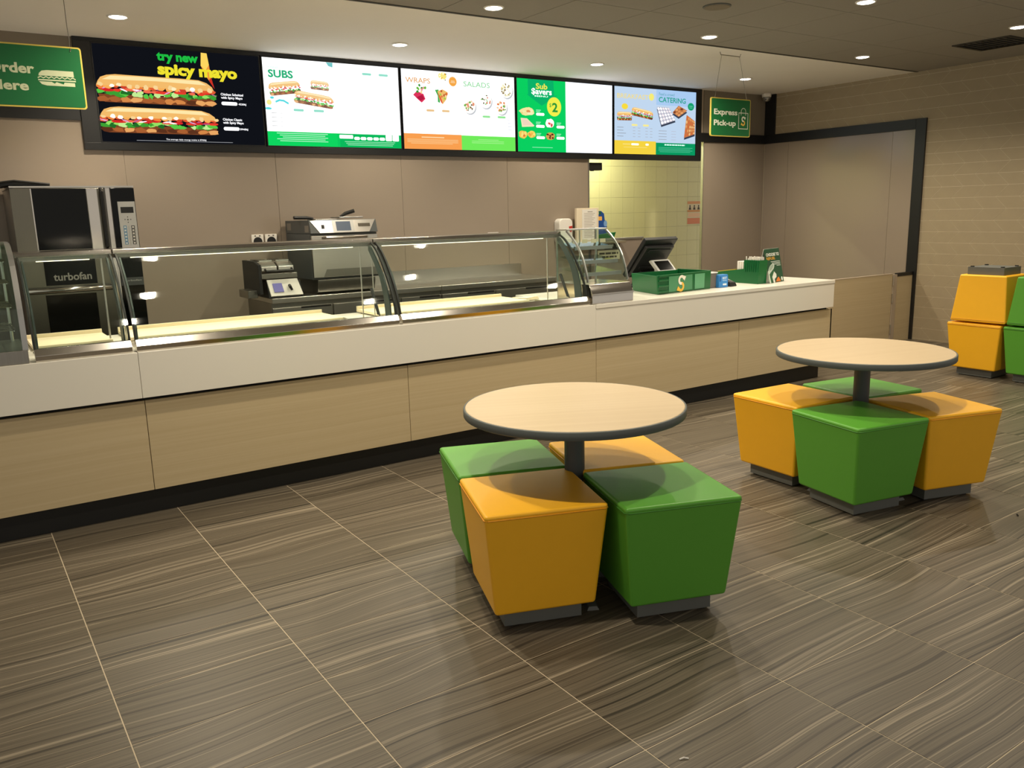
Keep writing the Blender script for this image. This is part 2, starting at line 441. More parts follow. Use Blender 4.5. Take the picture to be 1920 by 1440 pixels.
for a, b in ((3.17, 3.447), (3.447, 4.848), (4.848, 5.215)):
    obj('wall_panel', MB().box(XW-0.006, XW+0.006, a+0.0015, b-0.0015, 0, 2.30), 'gloss_panel', wr)
struct('trim_6', MB().box(XW-0.024, XW+0.004, 3.177, YB-0.022, 2.287, 2.395), 'black_frame', bevel=0.002)
struct('trim_7', MB().box(XW-0.024, XW+0.004, 3.059, 3.177, 0.0, 2.395), 'black_frame', bevel=0.002)
struct('trim_8', MB().box(XW-0.020, XW+0.004, 5.06, YB, 2.395, ZC-0.001), 'black_frame', bevel=0.002)

# kitchen corridor behind the opening
YN = 6.35
wn = struct('wall_niche', MB().box(6.2, 10.2, YN+0.006, YN+0.1, 0, 2.62), 'tile_grout')
nt_me = None
for i in range(14):
    for j in range(12):
        x0 = 6.86+i*0.2; z0 = 0.065+j*0.2
        if x0 > 9.7: continue
        if nt_me is None:
            o = obj('wall_tile', box(0.0012, 0.1988, 0, 0.006, 0.0012, 0.1988), 'cream_tile', wn, local=True); nt_me = o.data
        else: o = obj('wall_tile', nt_me, 'cream_tile', wn)
        o.location = (x0, YN, z0)
obj('tiles_beyond', box(6.2, 6.858, YN, YN+0.006, 0, 2.6), 'cream_tile', wn)['kind'] = 'stuff'
struct('wall_corridor_left', box(6.10, 6.20, YB+0.14, YN+0.1, 0, 2.62), 'cream_tile')
struct('ceiling_corridor', box(6.1, 10.2, YB+0.14, YN+0.1, 2.62, 2.70), 'plaster_white')
t = thing('batten_light', 'tube light on the ceiling of the tiled corridor', 'light', (7.05, 5.85, 2.60))
obj('housing', box(6.65, 7.45, 5.80, 5.90, 2.585, 2.62), 'white_plastic', t, bevel=0.004)
obj('tube', MB().tube([(6.68, 5.85, 2.57), (7.42, 5.85, 2.57)], 0.016, 10), 'corridor_tube', t)
ld = bpy.data.lights.new('corridor_light', 'AREA'); ld.energy = 26; ld.color = (1.0, 0.98, 0.62); ld.shape = 'RECTANGLE'; ld.size = 0.75; ld.size_y = 0.05
lo = bpy.data.objects.new('corridor_light', ld); C.objects.link(lo); lo.location = (0, 0, -0.055); lo.parent = t

# ------------------------------------------------------------------ downlights
def lamp_mesh():
    ring = MB(); prof = [(0.058, 0.004), (0.056, -0.006), (0.066, -0.008), (0.071, -0.002), (0.071, 0.004)]
    n = 28; vs = []; fs = []
    for r, z in prof:
        for k in range(n): vs.append((r*math.cos(2*PI*k/n), r*math.sin(2*PI*k/n), z))
    for i in range(len(prof)-1):
        for k in range(n): fs.append((i*n+k, i*n+(k+1) % n, (i+1)*n+(k+1) % n, (i+1)*n+k))
    ring.add(vs, fs)
    lens = MB().lathe([(0.057, 0.003), (0.057, -0.005), (0.045, -0.010), (0.02, -0.012)], n=28)
    return ring, lens
ring_me = lens_me = None
spots = [
 (1.543, 4.375, 'recessed downlight in the white ceiling above the sandwich screen with spicy mayo', None),
 (3.680, 4.375, 'recessed downlight in the white ceiling above the screens with subs and wraps', None),
 (5.780, 4.375, 'recessed downlight in the white ceiling above the green sub savers screen', None),
 (7.890, 4.375, 'recessed downlight in the white ceiling just above the express pick-up sign', None),
 (3.680, 2.950, 'recessed downlight in the grey ceiling tiles at the top edge above the wraps screen', None),
 (5.790, 2.950, 'recessed downlight in the grey ceiling between the round speaker and the pick-up sign', None),
 (7.860, 2.930, 'recessed downlight in the grey ceiling close to the black framed wall corner', None),
 (5.880, 1.590, 'recessed downlight cut by the top edge of the picture', None),
 (7.800, 1.490, 'recessed downlight in the grey ceiling beside the dark air vent', None),
 (1.543, 2.950, 'recessed downlight in the grey ceiling out of view', 'downlights out of view'),
 (3.680, 1.520, 'recessed downlight in the grey ceiling out of view', 'downlights out of view'),
 (1.543, 1.520, 'recessed downlight in the grey ceiling out of view', 'downlights out of view'),
 (5.880, 0.120, 'recessed downlight in the grey ceiling out of view', 'downlights out of view'),
 (3.680, 0.120, 'recessed downlight in the grey ceiling out of view', 'downlights out of view'),
 (1.543, 0.120, 'recessed downlight in the grey ceiling out of view', 'downlights out of view'),
]
for x, y, lab, g in spots:
    t = thing('downlight', lab, 'light', (x, y, ZC-0.002), g or 'recessed ceiling downlights')
    if ring_me is None:
        a, b = lamp_mesh()
        ring_me = obj('trim_ring', a, 'white_plastic', t, local=True, smooth=True).data; lens_me = obj('lens', b, 'lamp_lens', t, local=True).data
    else: obj('trim_ring', ring_me, None, t); obj('lens', lens_me, None, t)
    ld = bpy.data.lights.new('downlight_beam', 'SPOT'); ld.energy = LAMP_W; ld.color = LAMP_COL
    ld.spot_size = math.radians(145); ld.spot_blend = 0.75; ld.shadow_soft_size = 0.045
    lo = bpy.data.objects.new('downlight_beam', ld); C.objects.link(lo); lo.location = (0, 0, -0.020); lo.parent = t

t = thing('ceiling_speaker', 'flat round pale speaker grille in the grey ceiling', 'speaker', (5.04, 2.185, ZC-0.002))
obj('ring', MB().lathe([(0.098, 0.0), (0.098, -0.006), (0.090, -0.008)], (5.04, 2.185, ZC-0.002), 36), 'grey_paint', t)
obj('grille', MB().lathe([(0.088, -0.006), (0.088, -0.010), (0.05, -0.012)], (5.04, 2.185, ZC-0.002), 36), 'upper_wall', t)
t = thing('air_vent', 'dark square louvred air vent in the grey ceiling', 'vent', (8.35, 1.95, ZC-0.002))
obj('vent_frame', MB().box(8.10, 8.60, 1.70, 1.725, ZC-0.012, ZC-0.002).box(8.10, 8.60, 2.175, 2.20, ZC-0.012, ZC-0.002).box(8.10, 8.125, 1.725, 2.175, ZC-0.012, ZC-0.002).box(8.575, 8.60, 1.725, 2.175, ZC-0.012, ZC-0.002), 'vent_dark', t)
for k in range(9):
    y = 1.745+k*0.05
    obj('louvre', MB().hexa([(8.125, y, ZC-0.016), (8.575, y, ZC-0.016), (8.575, y+0.004, ZC-0.016), (8.125, y+0.004, ZC-0.016)],
                            [(8.125, y+0.026, ZC-0.003), (8.575, y+0.026, ZC-0.003), (8.575, y+0.030, ZC-0.003), (8.125, y+0.030, ZC-0.003)]), 'vent_dark', t)
t = thing('security_camera', 'small white dome security camera under the ceiling in the wall corner', 'camera', (9.13, 5.10, ZC))
obj('mount', MB().lathe([(0.055, 0.0), (0.058, -0.02), (0.055, -0.045)], (9.13, 5.10, ZC), 20), 'white_plastic', t, smooth=True)
obj('dome', MB().lathe([(0.050, -0.045), (0.046, -0.07), (0.034, -0.09), (0.012, -0.10)], (9.13, 5.10, ZC), 20), 'aluminium', t, smooth=True)
for dx in (-0.02, 0.018):
    obj('lens', MB().lathe([(0.010, -0.004), (0.010, 0.004)], (9.10+dx+0.012, 5.068-dx*0.5, ZC-0.072), 10), 'black_plastic', t)

# ------------------------------------------------------------------ menu screens
t = thing('menu_board_housing', 'long black housing under the ceiling that holds the five menu screens', 'menu board', (4.7, 5.2, 2.06))
obj('back_box', box(1.355, 8.071, 5.200, YB-0.001, 2.060, ZC-0.001), 'black_frame', t)
obj('bottom_rail', box(1.355, 8.071, 5.180, 5.200, 2.060, 2.114), 'black_frame', t, bevel=0.002)
obj('top_rail', box(1.355, 8.071, 5.180, 5.200, 2.854, ZC-0.001), 'black_frame', t, bevel=0.002)
obj('end_rail', box(1.355, 1.474, 5.180, 5.200, 2.114, 2.854), 'black_frame', t, bevel=0.002)
obj('end_rail', box(7.986, 8.071, 5.180, 5.200, 2.114, 2.854), 'black_frame', t, bevel=0.002)
SX0 = [1.4838+1.3043*i for i in range(5)]; SW = 1.2743; SZ0, SZ1 = 2.1234, 2.8442; SH = SZ1-SZ0; SY = 5.186
labels = ['black menu screen advertising two long sandwiches and spicy mayo', 'white menu screen headed subs with a bright green bottom band',
          'white menu screen headed wraps and salads with orange and lime bands', 'menu screen half green with sub savers and half blank white',
          'pale blue menu screen headed breakfast and catering']
bg = [(16, 18, 24), (252, 254, 255), (250, 250, 252), (240, 246, 255), (194, 216, 240)]
SCR = []
for i in range(5):
    x0 = SX0[i]
    s = thing('menu_screen', labels[i], 'screen', (x0+SW/2, SY, SZ0), 'menu screens above the counter')
    B = MB(); e = 0.009
    B.box(x0-e, x0+SW+e, SY-0.006, SY+0.014, SZ0-e, SZ0); B.box(x0-e, x0+SW+e, SY-0.006, SY+0.014, SZ1, SZ1+e)
    B.box(x0-e, x0, SY-0.006, SY+0.014, SZ0, SZ1); B.box(x0+SW, x0+SW+e, SY-0.006, SY+0.014, SZ0, SZ1)
    obj('bezel', B, 'screen_bezel', s)
    obj('display_back', box(x0, x0+SW, SY+0.001, SY+0.012, SZ0, SZ1), 'screen_bezel', s)
    Pic((x0, SY, SZ0), base=0.0).rect(0, SW, 0, SH, bg[i]).build('display', s, 'screen_print')
    SCR.append(s)
def P(i, lift=6e-4): return Pic((SX0[i], SY, SZ0), base=lift)
U = lambda u: u*SW
V = lambda v: v*SH

def sandwich(p, u0, u1, v0, v1, seed, ang=0.0, round_left=True, round_right=True, dense=1.0, pale=0.0):
    rn = random.Random(seed); w_ = (u1-u0)*SW; h_ = (v1-v0)*SH; cx = (u0+u1)/2*SW; cz = (v0+v1)/2*SH
    ca, sa = math.cos(ang), math.sin(ang)
    def m_(s, t_):
        x = (s-0.5)*w_; z = (t_-0.5)*h_
        return (cx+x*ca-z*sa, cz+x*sa+z*ca)
    def c_(c): return tuple(int(v+(255-v)*pale) for v in c)
    def blob(s, t_, rs, rt, col, n=9, j=0.25, a=0.0):
        q = []
        for k in range(n):
            th = 2*PI*k/n; jj = 1+rn.uniform(-j, j)
            ds, dt = rs*math.cos(th)*jj, rt*math.sin(th)*jj
            q.append(m_(s+ds*math.cos(a)-dt*math.sin(a)*h_/w_, t_+ds*math.sin(a)*w_/h_+dt*math.cos(a)))
        p.poly(q, c_(col))
    lo = [(0.01, 0.30), (0.02, 0.10), (0.06, 0.02)] if round_left else [(0.0, 0.30), (0.0, 0.03)]
    hi = [(0.94, 0.02), (0.98, 0.08), (0.99, 0.30)] if round_right else [(1.0, 0.03), (1.0, 0.30)]
    p.poly([m_(*q) for q in lo+hi], c_((128, 70, 38)))
    n = int(11*dense)
    for k in range(n): blob((k+0.5)/n, 0.13, 0.05, 0.09, rn.choice([(214, 136, 72), (170, 96, 50), (92, 50, 30), (234, 168, 100)]))
    n = int(26*dense)
    for k in range(n):
        blob((k+rn.random())/n*0.97+0.015, 0.34+rn.uniform(-0.07, 0.06), rn.uniform(0.02, 0.05), rn.uniform(0.06, 0.11),
             rn.choice([(88, 200, 70), (60, 160, 52), (150, 226, 100), (196, 240, 150), (34, 110, 40)]), j=0.4)
    n = int(14*dense)
    for k in range(n): blob((k+rn.random())/n*0.95+0.02, 0.46+rn.uniform(-0.03, 0.04), rn.uniform(0.03, 0.065), 0.055, rn.choice([(232, 60, 44), (214, 40, 40), (244, 110, 80)]), j=0.15)
    n = int(9*dense)
    for k in range(n): blob((k+rn.random())/n, 0.49+rn.uniform(-0.05, 0.06), 0.035, 0.022, rn.choice([(226, 170, 220), (250, 240, 250), (190, 90, 150)]), j=0.2, a=rn.uniform(-0.5, 0.5))
    n = int(16*dense)
    for k in range(n): blob((k+0.5)/n, 0.58+rn.uniform(-0.02, 0.03), 0.035, 0.08, rn.choice([(226, 92, 48), (240, 130, 60), (206, 66, 44), (250, 176, 90)]))
    if round_left: top = [(0.0, 0.60), (0.015, 0.74), (0.04, 0.88), (0.09, 0.96), (0.16, 1.0)]
    else: top = [(0.0, 0.60), (0.0, 0.98)]
    top += [(0.4, 0.99), (0.7, 0.99)]
    top += [(0.86, 0.97), (0.93, 0.88), (0.975, 0.74), (0.99, 0.60)] if round_right else [(1.0, 0.97), (1.0, 0.60)]
    p.poly([m_(*q) for q in top], c_((244, 188, 108)))
    p.poly([m_(*q) for q in [(0.05, 0.80), (0.12, 0.94), (0.4, 0.965), (0.86, 0.94), (0.93, 0.80), (0.5, 0.84)]], c_((255, 232, 170)))
    n = int(13*dense)
    for k in range(n): blob((k+rn.random())/n, 0.62+rn.uniform(-0.03, 0.02), 0.022, rn.uniform(0.05, 0.10), rn.choice([(255, 238, 190), (250, 214, 150), (255, 246, 214)]), j=0.2)

# screen 1
p = P(0, 2.2e-3); sandwich(p, -0.0, 0.70, 0.405, 0.70, 3); p.build('sandwich_picture', SCR[0], 'screen_print')
p = P(0, 2.2e-3); sandwich(p, -0.0, 0.70, 0.092, 0.368, 5); p.build('sandwich_picture', SCR[0], 'screen_print')
p = P(0, 2.2e-3); D = [(0.633, 0.991), (0.669, 0.988), (0.677, 0.866), (0.684, 0.731), (0.700, 0.604), (0.668, 0.697), (0.652, 0.743), (0.625, 0.851)]
p.poly([(U(a), V(b)) for a, b in D[:3]]+[(U(0.652), V(0.80)), (U(0.625), V(0.851))], (255, 214, 96)); p.poly([(U(0.625), V(0.851)), (U(0.652), V(0.80)), (U(0.677), V(0.866)), (U(0.684), V(0.731)), (U(0.668), V(0.697)), (U(0.652), V(0.743))], (240, 150, 60))
p.poly([(U(0.684), V(0.731)), (U(0.700), V(0.604)), (U(0.668), V(0.697))], (206, 50, 36)); p.build('sauce_drip', SCR[0], 'screen_print')
P(0, 4e-3).text('try new', U(0.362), U(0.612), V(0.880), V(0.098), (30, 190, 66), 0.045).build('headline', SCR[0], 'screen_print')
P(0, 4e-3).text('spicy mayo', U(0.360), U(0.852), V(0.735), V(0.124), (240, 226, 50), 0.05).build('headline', SCR[0], 'screen_print')
p = P(0, 4e-3); W_ = (245, 245, 248)
p.text('Chicken Schnitzel', U(0.735), U(0.880), V(0.543), V(0.026), W_, 0.02).text('with Spicy Mayo', U(0.735), U(0.874), V(0.507), V(0.026), W_, 0.02)
p.pill(U(0.735), U(0.838), V(0.436), V(0.474), W_).text('4220kJ', U(0.845), U(0.895), V(0.444), V(0.020), W_, 0.02)
p.text('Chicken Classic', U(0.735), U(0.860), V(0.266), V(0.026), W_, 0.02).text('with Spicy Mayo', U(0.735), U(0.868), V(0.231), V(0.026), W_, 0.02)
p.pill(U(0.735), U(0.838), V(0.156), V(0.195), W_).text('3940kJ', U(0.842), U(0.894), V(0.164), V(0.020), W_, 0.02)
p.text('The average daily energy intake is 8700kJ', U(0.370), U(0.616), V(0.032), V(0.016), W_).rect(U(0.195), U(0.786), V(0.018), V(0.023), (160, 162, 168))
p.build('small_print', SCR[0], 'screen_print')
# screen 2
p = P(1); G2 = (14, 214, 96)
p.rect(0, U(0.52), 0, V(0.165), G2)
for k in range(5): p.rect(U(0.065+0.02*(k % 3)), U(0.43-0.02*(k % 2)), V(0.142-0.022*k), V(0.150-0.022*k), (190, 250, 214))
p.build('bottom_band', SCR[1], 'screen_print'); p = P(1)
p.rect(U(0.50), SW, 0, V(0.165), (10, 186, 92))
p.pill(U(0.516), U(0.62), V(0.105), V(0.150), (236, 250, 240), r=0.008)
for k in range(5): p.pill(U(0.628+0.0495*k), U(0.672+0.0495*k), V(0.092), V(0.130), (240, 252, 246))
p.pill(U(0.876), U(0.926), V(0.088), V(0.170), (250, 254, 252), r=0.01); p.pill(U(0.931), U(0.982), V(0.088), V(0.170), (250, 254, 252), r=0.01)
for k in range(3): p.rect(U(0.555+0.01*k), U(0.95-0.01*k), V(0.066-0.02*k), V(0.073-0.02*k), (170, 240, 200))
p.build('bottom_band', SCR[1], 'screen_print')
P(1, 4e-3).text('SUBS', U(0.034), U(0.206), V(0.784), V(0.088), (40, 176, 120), 0.035).build('headline', SCR[1], 'screen_print')
P(1, 4e-3).text('Iconic', U(0.032), U(0.110), V(0.884), V(0.030), (176, 236, 214)).build('headline', SCR[1], 'screen_print')
P(1, 4e-3).text('FLAVOURS', U(0.536), U(0.688), V(0.885), V(0.040), (226, 242, 236)).build('headline', SCR[1], 'screen_print')
p = P(1, 2.2e-3); sandwich(p, 0.030, 0.256, 0.590, 0.740, 11, 0.14, dense=0.6, pale=0.15); p.build('sandwich_picture', SCR[1], 'screen_print')
p = P(1, 2.2e-3); sandwich(p, 0.200, 0.490, 0.475, 0.625, 12, -0.12, dense=0.7, pale=0.2); p.build('sandwich_picture', SCR[1], 'screen_print')
p = P(1, 2.2e-3); sandwich(p, 0.325, 0.462, 0.665, 0.775, 13, -0.05, dense=0.5, pale=0.3); p.build('sandwich_picture', SCR[1], 'screen_print')
p = P(1, 4e-3); q = (150, 226, 204)
for a, b, v in ((0.193, 0.266, 0.42), (0.337, 0.412, 0.421), (0.715, 0.786, 0.894), (0.844, 0.917, 0.895)): p.pill(U(a), U(b), V(v-0.014), V(v+0.014), q)
for k in range(4): p.rect(U(0.038), U(0.075), V(0.372-0.049*k), V(0.378-0.049*k), (170, 170, 170)); p.rect(U(0.09), U(0.112), V(0.373-0.049*k), V(0.378-0.049*k), (196, 196, 196))
p.build('small_print', SCR[1], 'screen_print')
p = P(1, 2.2e-3); q = (96, 220, 226)
p.stroke([(U(0.075), V(0.505)), (U(0.10), V(0.525)), (U(0.13), V(0.52)), (U(0.16), V(0.492))], 0.016, q).ell(U(0.05), V(0.55), 0.018, 0.010, q).ell(U(0.02), V(0.425), 0.030, 0.010, q).ell(U(0.028), V(0.495), 0.022, 0.022, (250, 240, 150))
p.poly([(U(0.448), V(0.998)), (U(0.498), V(0.998)), (U(0.496), V(0.942)), (U(0.465), V(0.955))], (120, 200, 200))
p.build('swirl_pattern', SCR[1], 'screen_print')
# screen 3
p = P(2); p.rect(0, U(0.498), 0, V(0.198), (250, 160, 80))
p.rect(U(0.149), U(0.344), V(0.148), V(0.160), (255, 226, 180))
for k in range(4): p.rect(U(0.028+0.03*(k == 3)), U(0.467-0.05*(k == 3)), V(0.121-0.017*k), V(0.129-0.017*k), (252, 200, 140))
p.build('bottom_band', SCR[2], 'screen_print'); p = P(2); p.rect(U(0.498), SW, 0, V(0.193), (112, 236, 90))
for k in range(3): p.rect(U(0.65-0.06*(k > 0)), U(0.84+0.05*(k > 0)), V(0.140-0.022*k), V(0.148-0.022*k), (170, 246, 150))
p.build('bottom_band', SCR[2], 'screen_print')
P(2, 4e-3).text('WRAPS', U(0.033), U(0.240), V(0.836), V(0.064), (226, 160, 84), 0.010).build('headline', SCR[2], 'screen_print')
P(2, 4e-3).text('SALADS', U(0.529), U(0.768), V(0.834), V(0.066), (140, 214, 150), 0.010).build('headline', SCR[2], 'screen_print')
p = P(2, 2.2e-3); p.ell(U(0.436), V(0.884), 0.044, 0.044, (246, 168, 70), 24); p.rect(U(0.420), U(0.452), V(0.886), V(0.894), (255, 230, 190)); p.rect(U(0.416), U(0.456), V(0.868), V(0.876), (255, 230, 190))
rn = random.Random(4); p.ell(U(0.350), V(0.945), 0.046, 0.036, (250, 236, 130), 14, jit=0.1, rnd=rn)
for k in range(9): p.ell(U(0.33+rn.uniform(-0.01, 0.05)), V(0.945+rn.uniform(-0.05, 0.04)), 0.007, 0.007, rn.choice([(236, 160, 60), (120, 120, 60), (255, 255, 240)]), 7)
for k in range(7): p.stroke([(U(0.385+0.014*k), V(0.93)), (U(0.395+0.014*k), V(0.985))], 0.003, (240, 206, 130))
p.build('offer_badge', SCR[2], 'screen_print')
p = P(2, 2.2e-3); p.poly([(U(0.093), V(0.684)), (U(0.125), V(0.735)), (U(0.180), V(0.70)), (U(0.195), V(0.64)), (U(0.162), V(0.590)), (U(0.13), V(0.63))], (222, 52, 92))
p.poly([(U(0.12), V(0.655)), (U(0.17), V(0.69)), (U(0.185), V(0.64)), (U(0.155), V(0.615))], (180, 30, 66))
for k in range(12): p.ell(U(0.155+rn.uniform(-0.03, 0.045)), V(0.76+rn.uniform(-0.04, 0.05)), 0.013, 0.013, rn.choice([(110, 190, 70), (60, 150, 60), (246, 214, 150), (236, 150, 150), (250, 244, 230)]), 8, jit=0.3, rnd=rn)
p.build('wrap_picture', SCR[2], 'screen_print')
p = P(2, 2.2e-3); p.poly([(U(0.278), V(0.763)), (U(0.30), V(0.69)), (U(0.30), V(0.61)), (U(0.32), V(0.60)), (U(0.31), V(0.77))], (70, 176, 84))
p.poly([(U(0.30), V(0.75)), (U(0.345), V(0.775)), (U(0.388), V(0.743)), (U(0.375), V(0.65)), (U(0.340), V(0.582)), (U(0.315), V(0.64))], (240, 190, 110))
p.poly([(U(0.30), V(0.73)), (U(0.318), V(0.71)), (U(0.342), V(0.60)), (U(0.33), V(0.60))], (226, 80, 60))
for k in range(12): p.ell(U(0.345+rn.uniform(-0.03, 0.035)), V(0.71+rn.uniform(-0.06, 0.05)), 0.011, 0.012, rn.choice([(226, 120, 60), (190, 90, 50), (160, 210, 80), (250, 220, 150)]), 8, jit=0.3, rnd=rn)
p.build('wrap_picture', SCR[2], 'screen_print')
for cu, cv, ru, seed in ((0.577, 0.587, 0.056, 21), (0.726, 0.668, 0.056, 22), (0.872, 0.593, 0.054, 23), (0.924, 0.826, 0.058, 24)):
    p = P(2, 2.2e-3); rn = random.Random(seed)
    p.ell(U(cu)+0.010, V(cv)-0.012, ru*SW, ru*SW*1.05, (196, 200, 206), 22); p.ell(U(cu), V(cv), ru*SW, ru*SW*1.05, (244, 240, 222), 22)
    base = {21: [(232, 150, 120), (250, 214, 180), (110, 180, 80), (90, 80, 60)], 22: [(250, 246, 236), (120, 190, 110), (214, 110, 90), (90, 90, 70)],
            23: [(240, 140, 80), (226, 110, 60), (120, 176, 90), (250, 214, 170)], 24: [(250, 240, 210), (200, 190, 140), (150, 130, 100), (240, 220, 150)]}[seed]
    for k in range(22):
        a = rn.uniform(0, 2*PI); r_ = ru*SW*0.78*math.sqrt(rn.random())
        p.ell(U(cu)+r_*math.cos(a), V(cv)+r_*math.sin(a), rn.uniform(0.006, 0.015), rn.uniform(0.006, 0.013), rn.choice(base), 8, jit=0.3, rnd=rn)
    p.build('salad_picture', SCR[2], 'screen_print')
p = P(2, 4e-3)
for a, b, v, c in ((0.198, 0.266, 0.497, (236, 196, 140)), (0.332, 0.398, 0.499, (236, 196, 140)), (0.694, 0.765, 0.453, (150, 232, 150)), (0.834, 0.910, 0.455, (150, 232, 150))): p.pill(U(a), U(b), V(v-0.014), V(v+0.014), c)
for k in range(4): p.rect(U(0.05), U(0.12+0.03*(k == 2)), V(0.465-0.042*k), V(0.470-0.042*k), (226, 226, 226)); p.rect(U(0.55), U(0.63+0.02*(k == 3)), V(0.415-0.042*k), V(0.420-0.042*k), (216, 220, 216)); p.rect(U(0.93), U(0.965), V(0.415-0.042*k), V(0.421-0.042*k), (190, 196, 214))
p.build('small_print', SCR[2], 'screen_print')
# screen 4
p = P(3); GS = (10, 208, 96)
p.rect(0, U(0.493), 0, SH, GS); p.poly([(U(0.11), V(0.999)), (U(0.368), V(0.999)), (U(0.374), V(0.79)), (U(0.408), V(0.80)), (U(0.247), V(0.644)), (U(0.094), V(0.792)), (U(0.112), V(0.788))], (10, 178, 104))
p.build('green_half', SCR[3], 'screen_print')
P(3, 4e-3).text('Sub', U(0.188), U(0.304), V(0.873), V(0.078), (242, 236, 84), 0.025).build('headline', SCR[3], 'screen_print')
P(3, 4e-3).text('$avers', U(0.144), U(0.348), V(0.800), V(0.082), (246, 252, 250), 0.022).build('headline', SCR[3], 'screen_print')
P(3, 4e-3).text('MENU', U(0.175), U(0.308), V(0.764), V(0.020), (220, 246, 230), 0.02).build('headline', SCR[3], 'screen_print')
p = P(3, 4e-3); p.ell(U(0.371), V(0.638), U(0.073), V(0.134), (242, 240, 76), 28); p.text('2', U(0.350), U(0.407), V(0.570), V(0.128), (40, 150, 60), 0.03).text('$', U(0.322), U(0.342), V(0.635), V(0.05), (60, 170, 70), 0.01)
p.build('price_badge', SCR[3], 'screen_print')
rn = random.Random(8)
def food(cu, cv, ru, rv, cols, seed):
    p = P(3, 2.2e-3); rn = random.Random(seed); p.ell(U(cu), V(cv), U(ru), V(rv), cols[0], 14, jit=0.15, rnd=rn)
    for k in range(9): p.ell(U(cu+rn.uniform(-ru, ru)*0.7), V(cv+rn.uniform(-rv, rv)*0.6), U(ru)*0.25, V(rv)*0.3, rn.choice(cols), 8, jit=0.3, rnd=rn)
    p.build('snack_picture', SCR[3], 'screen_print')
food(0.10, 0.555, 0.078, 0.058, [(246, 232, 160), (250, 240, 190), (226, 150, 90), (240, 210, 130)], 31)
p = P(3, 2.2e-3); p.poly([(U(0.033), V(0.462)), (U(0.095), V(0.46)), (U(0.168), V(0.364)), (U(0.160), V(0.350)), (U(0.045), V(0.338))], (244, 232, 190)); p.poly([(U(0.045), V(0.445)), (U(0.09), V(0.445)), (U(0.15), V(0.37)), (U(0.055), V(0.36))], (240, 214, 190)); p.build('snack_picture', SCR[3], 'screen_print')
food(0.054, 0.235, 0.042, 0.052, [(244, 200, 90), (236, 150, 70), (250, 226, 130), (226, 120, 60)], 33)
food(0.139, 0.238, 0.040, 0.048, [(246, 214, 100), (236, 150, 70), (250, 232, 140), (240, 180, 80)], 34)
food(0.326, 0.405, 0.042, 0.062, [(246, 240, 230), (206, 60, 60), (236, 170, 160), (220, 90, 80)], 35)
food(0.328, 0.222, 0.046, 0.050, [(214, 160, 80), (110, 50, 40), (90, 36, 30), (240, 200, 110)], 36)
p = P(3, 4e-3)
for a, b, v in ((0.186, 0.270, 0.524), (0.184, 0.271, 0.357), (0.393, 0.477, 0.358), (0.185, 0.272, 0.199), (0.391, 0.476, 0.201)):
    p.pill(U(a), U(b), V(v-0.019), V(v+0.019), (232, 250, 240))
    p.rect(U(a), U(a+0.040), V(v+0.030), V(v+0.042), (150, 240, 190)); p.rect(U(a), U(a+0.048), V(v+0.050), V(v+0.062), (150, 240, 190))
p.rect(U(0.142), U(0.351), V(0.058), V(0.066), (150, 240, 190)); p.build('small_print', SCR[3], 'screen_print')
# screen 5
P(4).rect(U(0.497), SW, V(0.765), SH, (170, 204, 242)).build('headline_panel', SCR[4], 'screen_print')
p = P(4); p.rect(0, U(0.497), 0, V(0.203), (246, 212, 66))
p.pill(U(0.20), U(0.29), V(0.135), V(0.165), (255, 250, 226)); p.pill(U(0.37), U(0.41), V(0.135), V(0.165), (255, 250, 226)); p.rect(U(0.10), U(0.19), V(0.146), V(0.154), (255, 236, 160)); p.rect(U(0.11), U(0.39), V(0.100), V(0.108), (252, 228, 130))
p.build('bottom_band', SCR[4], 'screen_print'); p = P(4); p.rect(U(0.497), SW, 0, V(0.186), (10, 152, 96))
dashes(p, U(0.605), U(0.865), V(0.148), V(0.018), (206, 250, 230), 3)
for k in range(4): p.rect(U(0.53+0.015*(k > 2)), U(0.965-0.03*(k % 2)), V(0.110-0.022*k), V(0.117-0.022*k), (90, 200, 160))
p.build('bottom_band', SCR[4], 'screen_print')
P(4, 4e-3).text('BREAKFAST', U(0.032), U(0.400), V(0.832), V(0.068), (244, 222, 140), 0.012).build('headline', SCR[4], 'screen_print')
P(4, 4e-3).text('CATERING', U(0.526), U(0.864), V(0.812), V(0.078), (30, 160, 140), 0.02).build('headline', SCR[4], 'screen_print')
P(4, 4e-3).text('Feed a crowd', U(0.528), U(0.718), V(0.912), V(0.042), (76, 160, 176), 0.0).build('headline', SCR[4], 'screen_print')
p = P(4, 2.2e-3); p.ell(U(0.437), V(0.876), U(0.031), V(0.055), (246, 236, 120), 20); p.ell(U(0.122), V(0.711), U(0.037), V(0.044), (248, 220, 66), 20); p.ell(U(0.934), V(0.770), U(0.041), V(0.060), (20, 160, 110), 24)
p.rect(U(0.912), U(0.956), V(0.772), V(0.782), (110, 206, 170)); p.rect(U(0.915), U(0.953), V(0.748), V(0.756), (110, 206, 170)); p.build('offer_badge', SCR[4], 'screen_print')
p = P(4, 2.2e-3); sandwich(p, 0.030, 0.206, 0.500, 0.630, 41, 0.02, dense=0.5); p.build('sandwich_picture', SCR[4], 'screen_print')
p = P(4, 2.2e-3); sandwich(p, 0.198, 0.462, 0.555, 0.685, 42, -0.13, dense=0.6); p.build('sandwich_picture', SCR[4], 'screen_print')
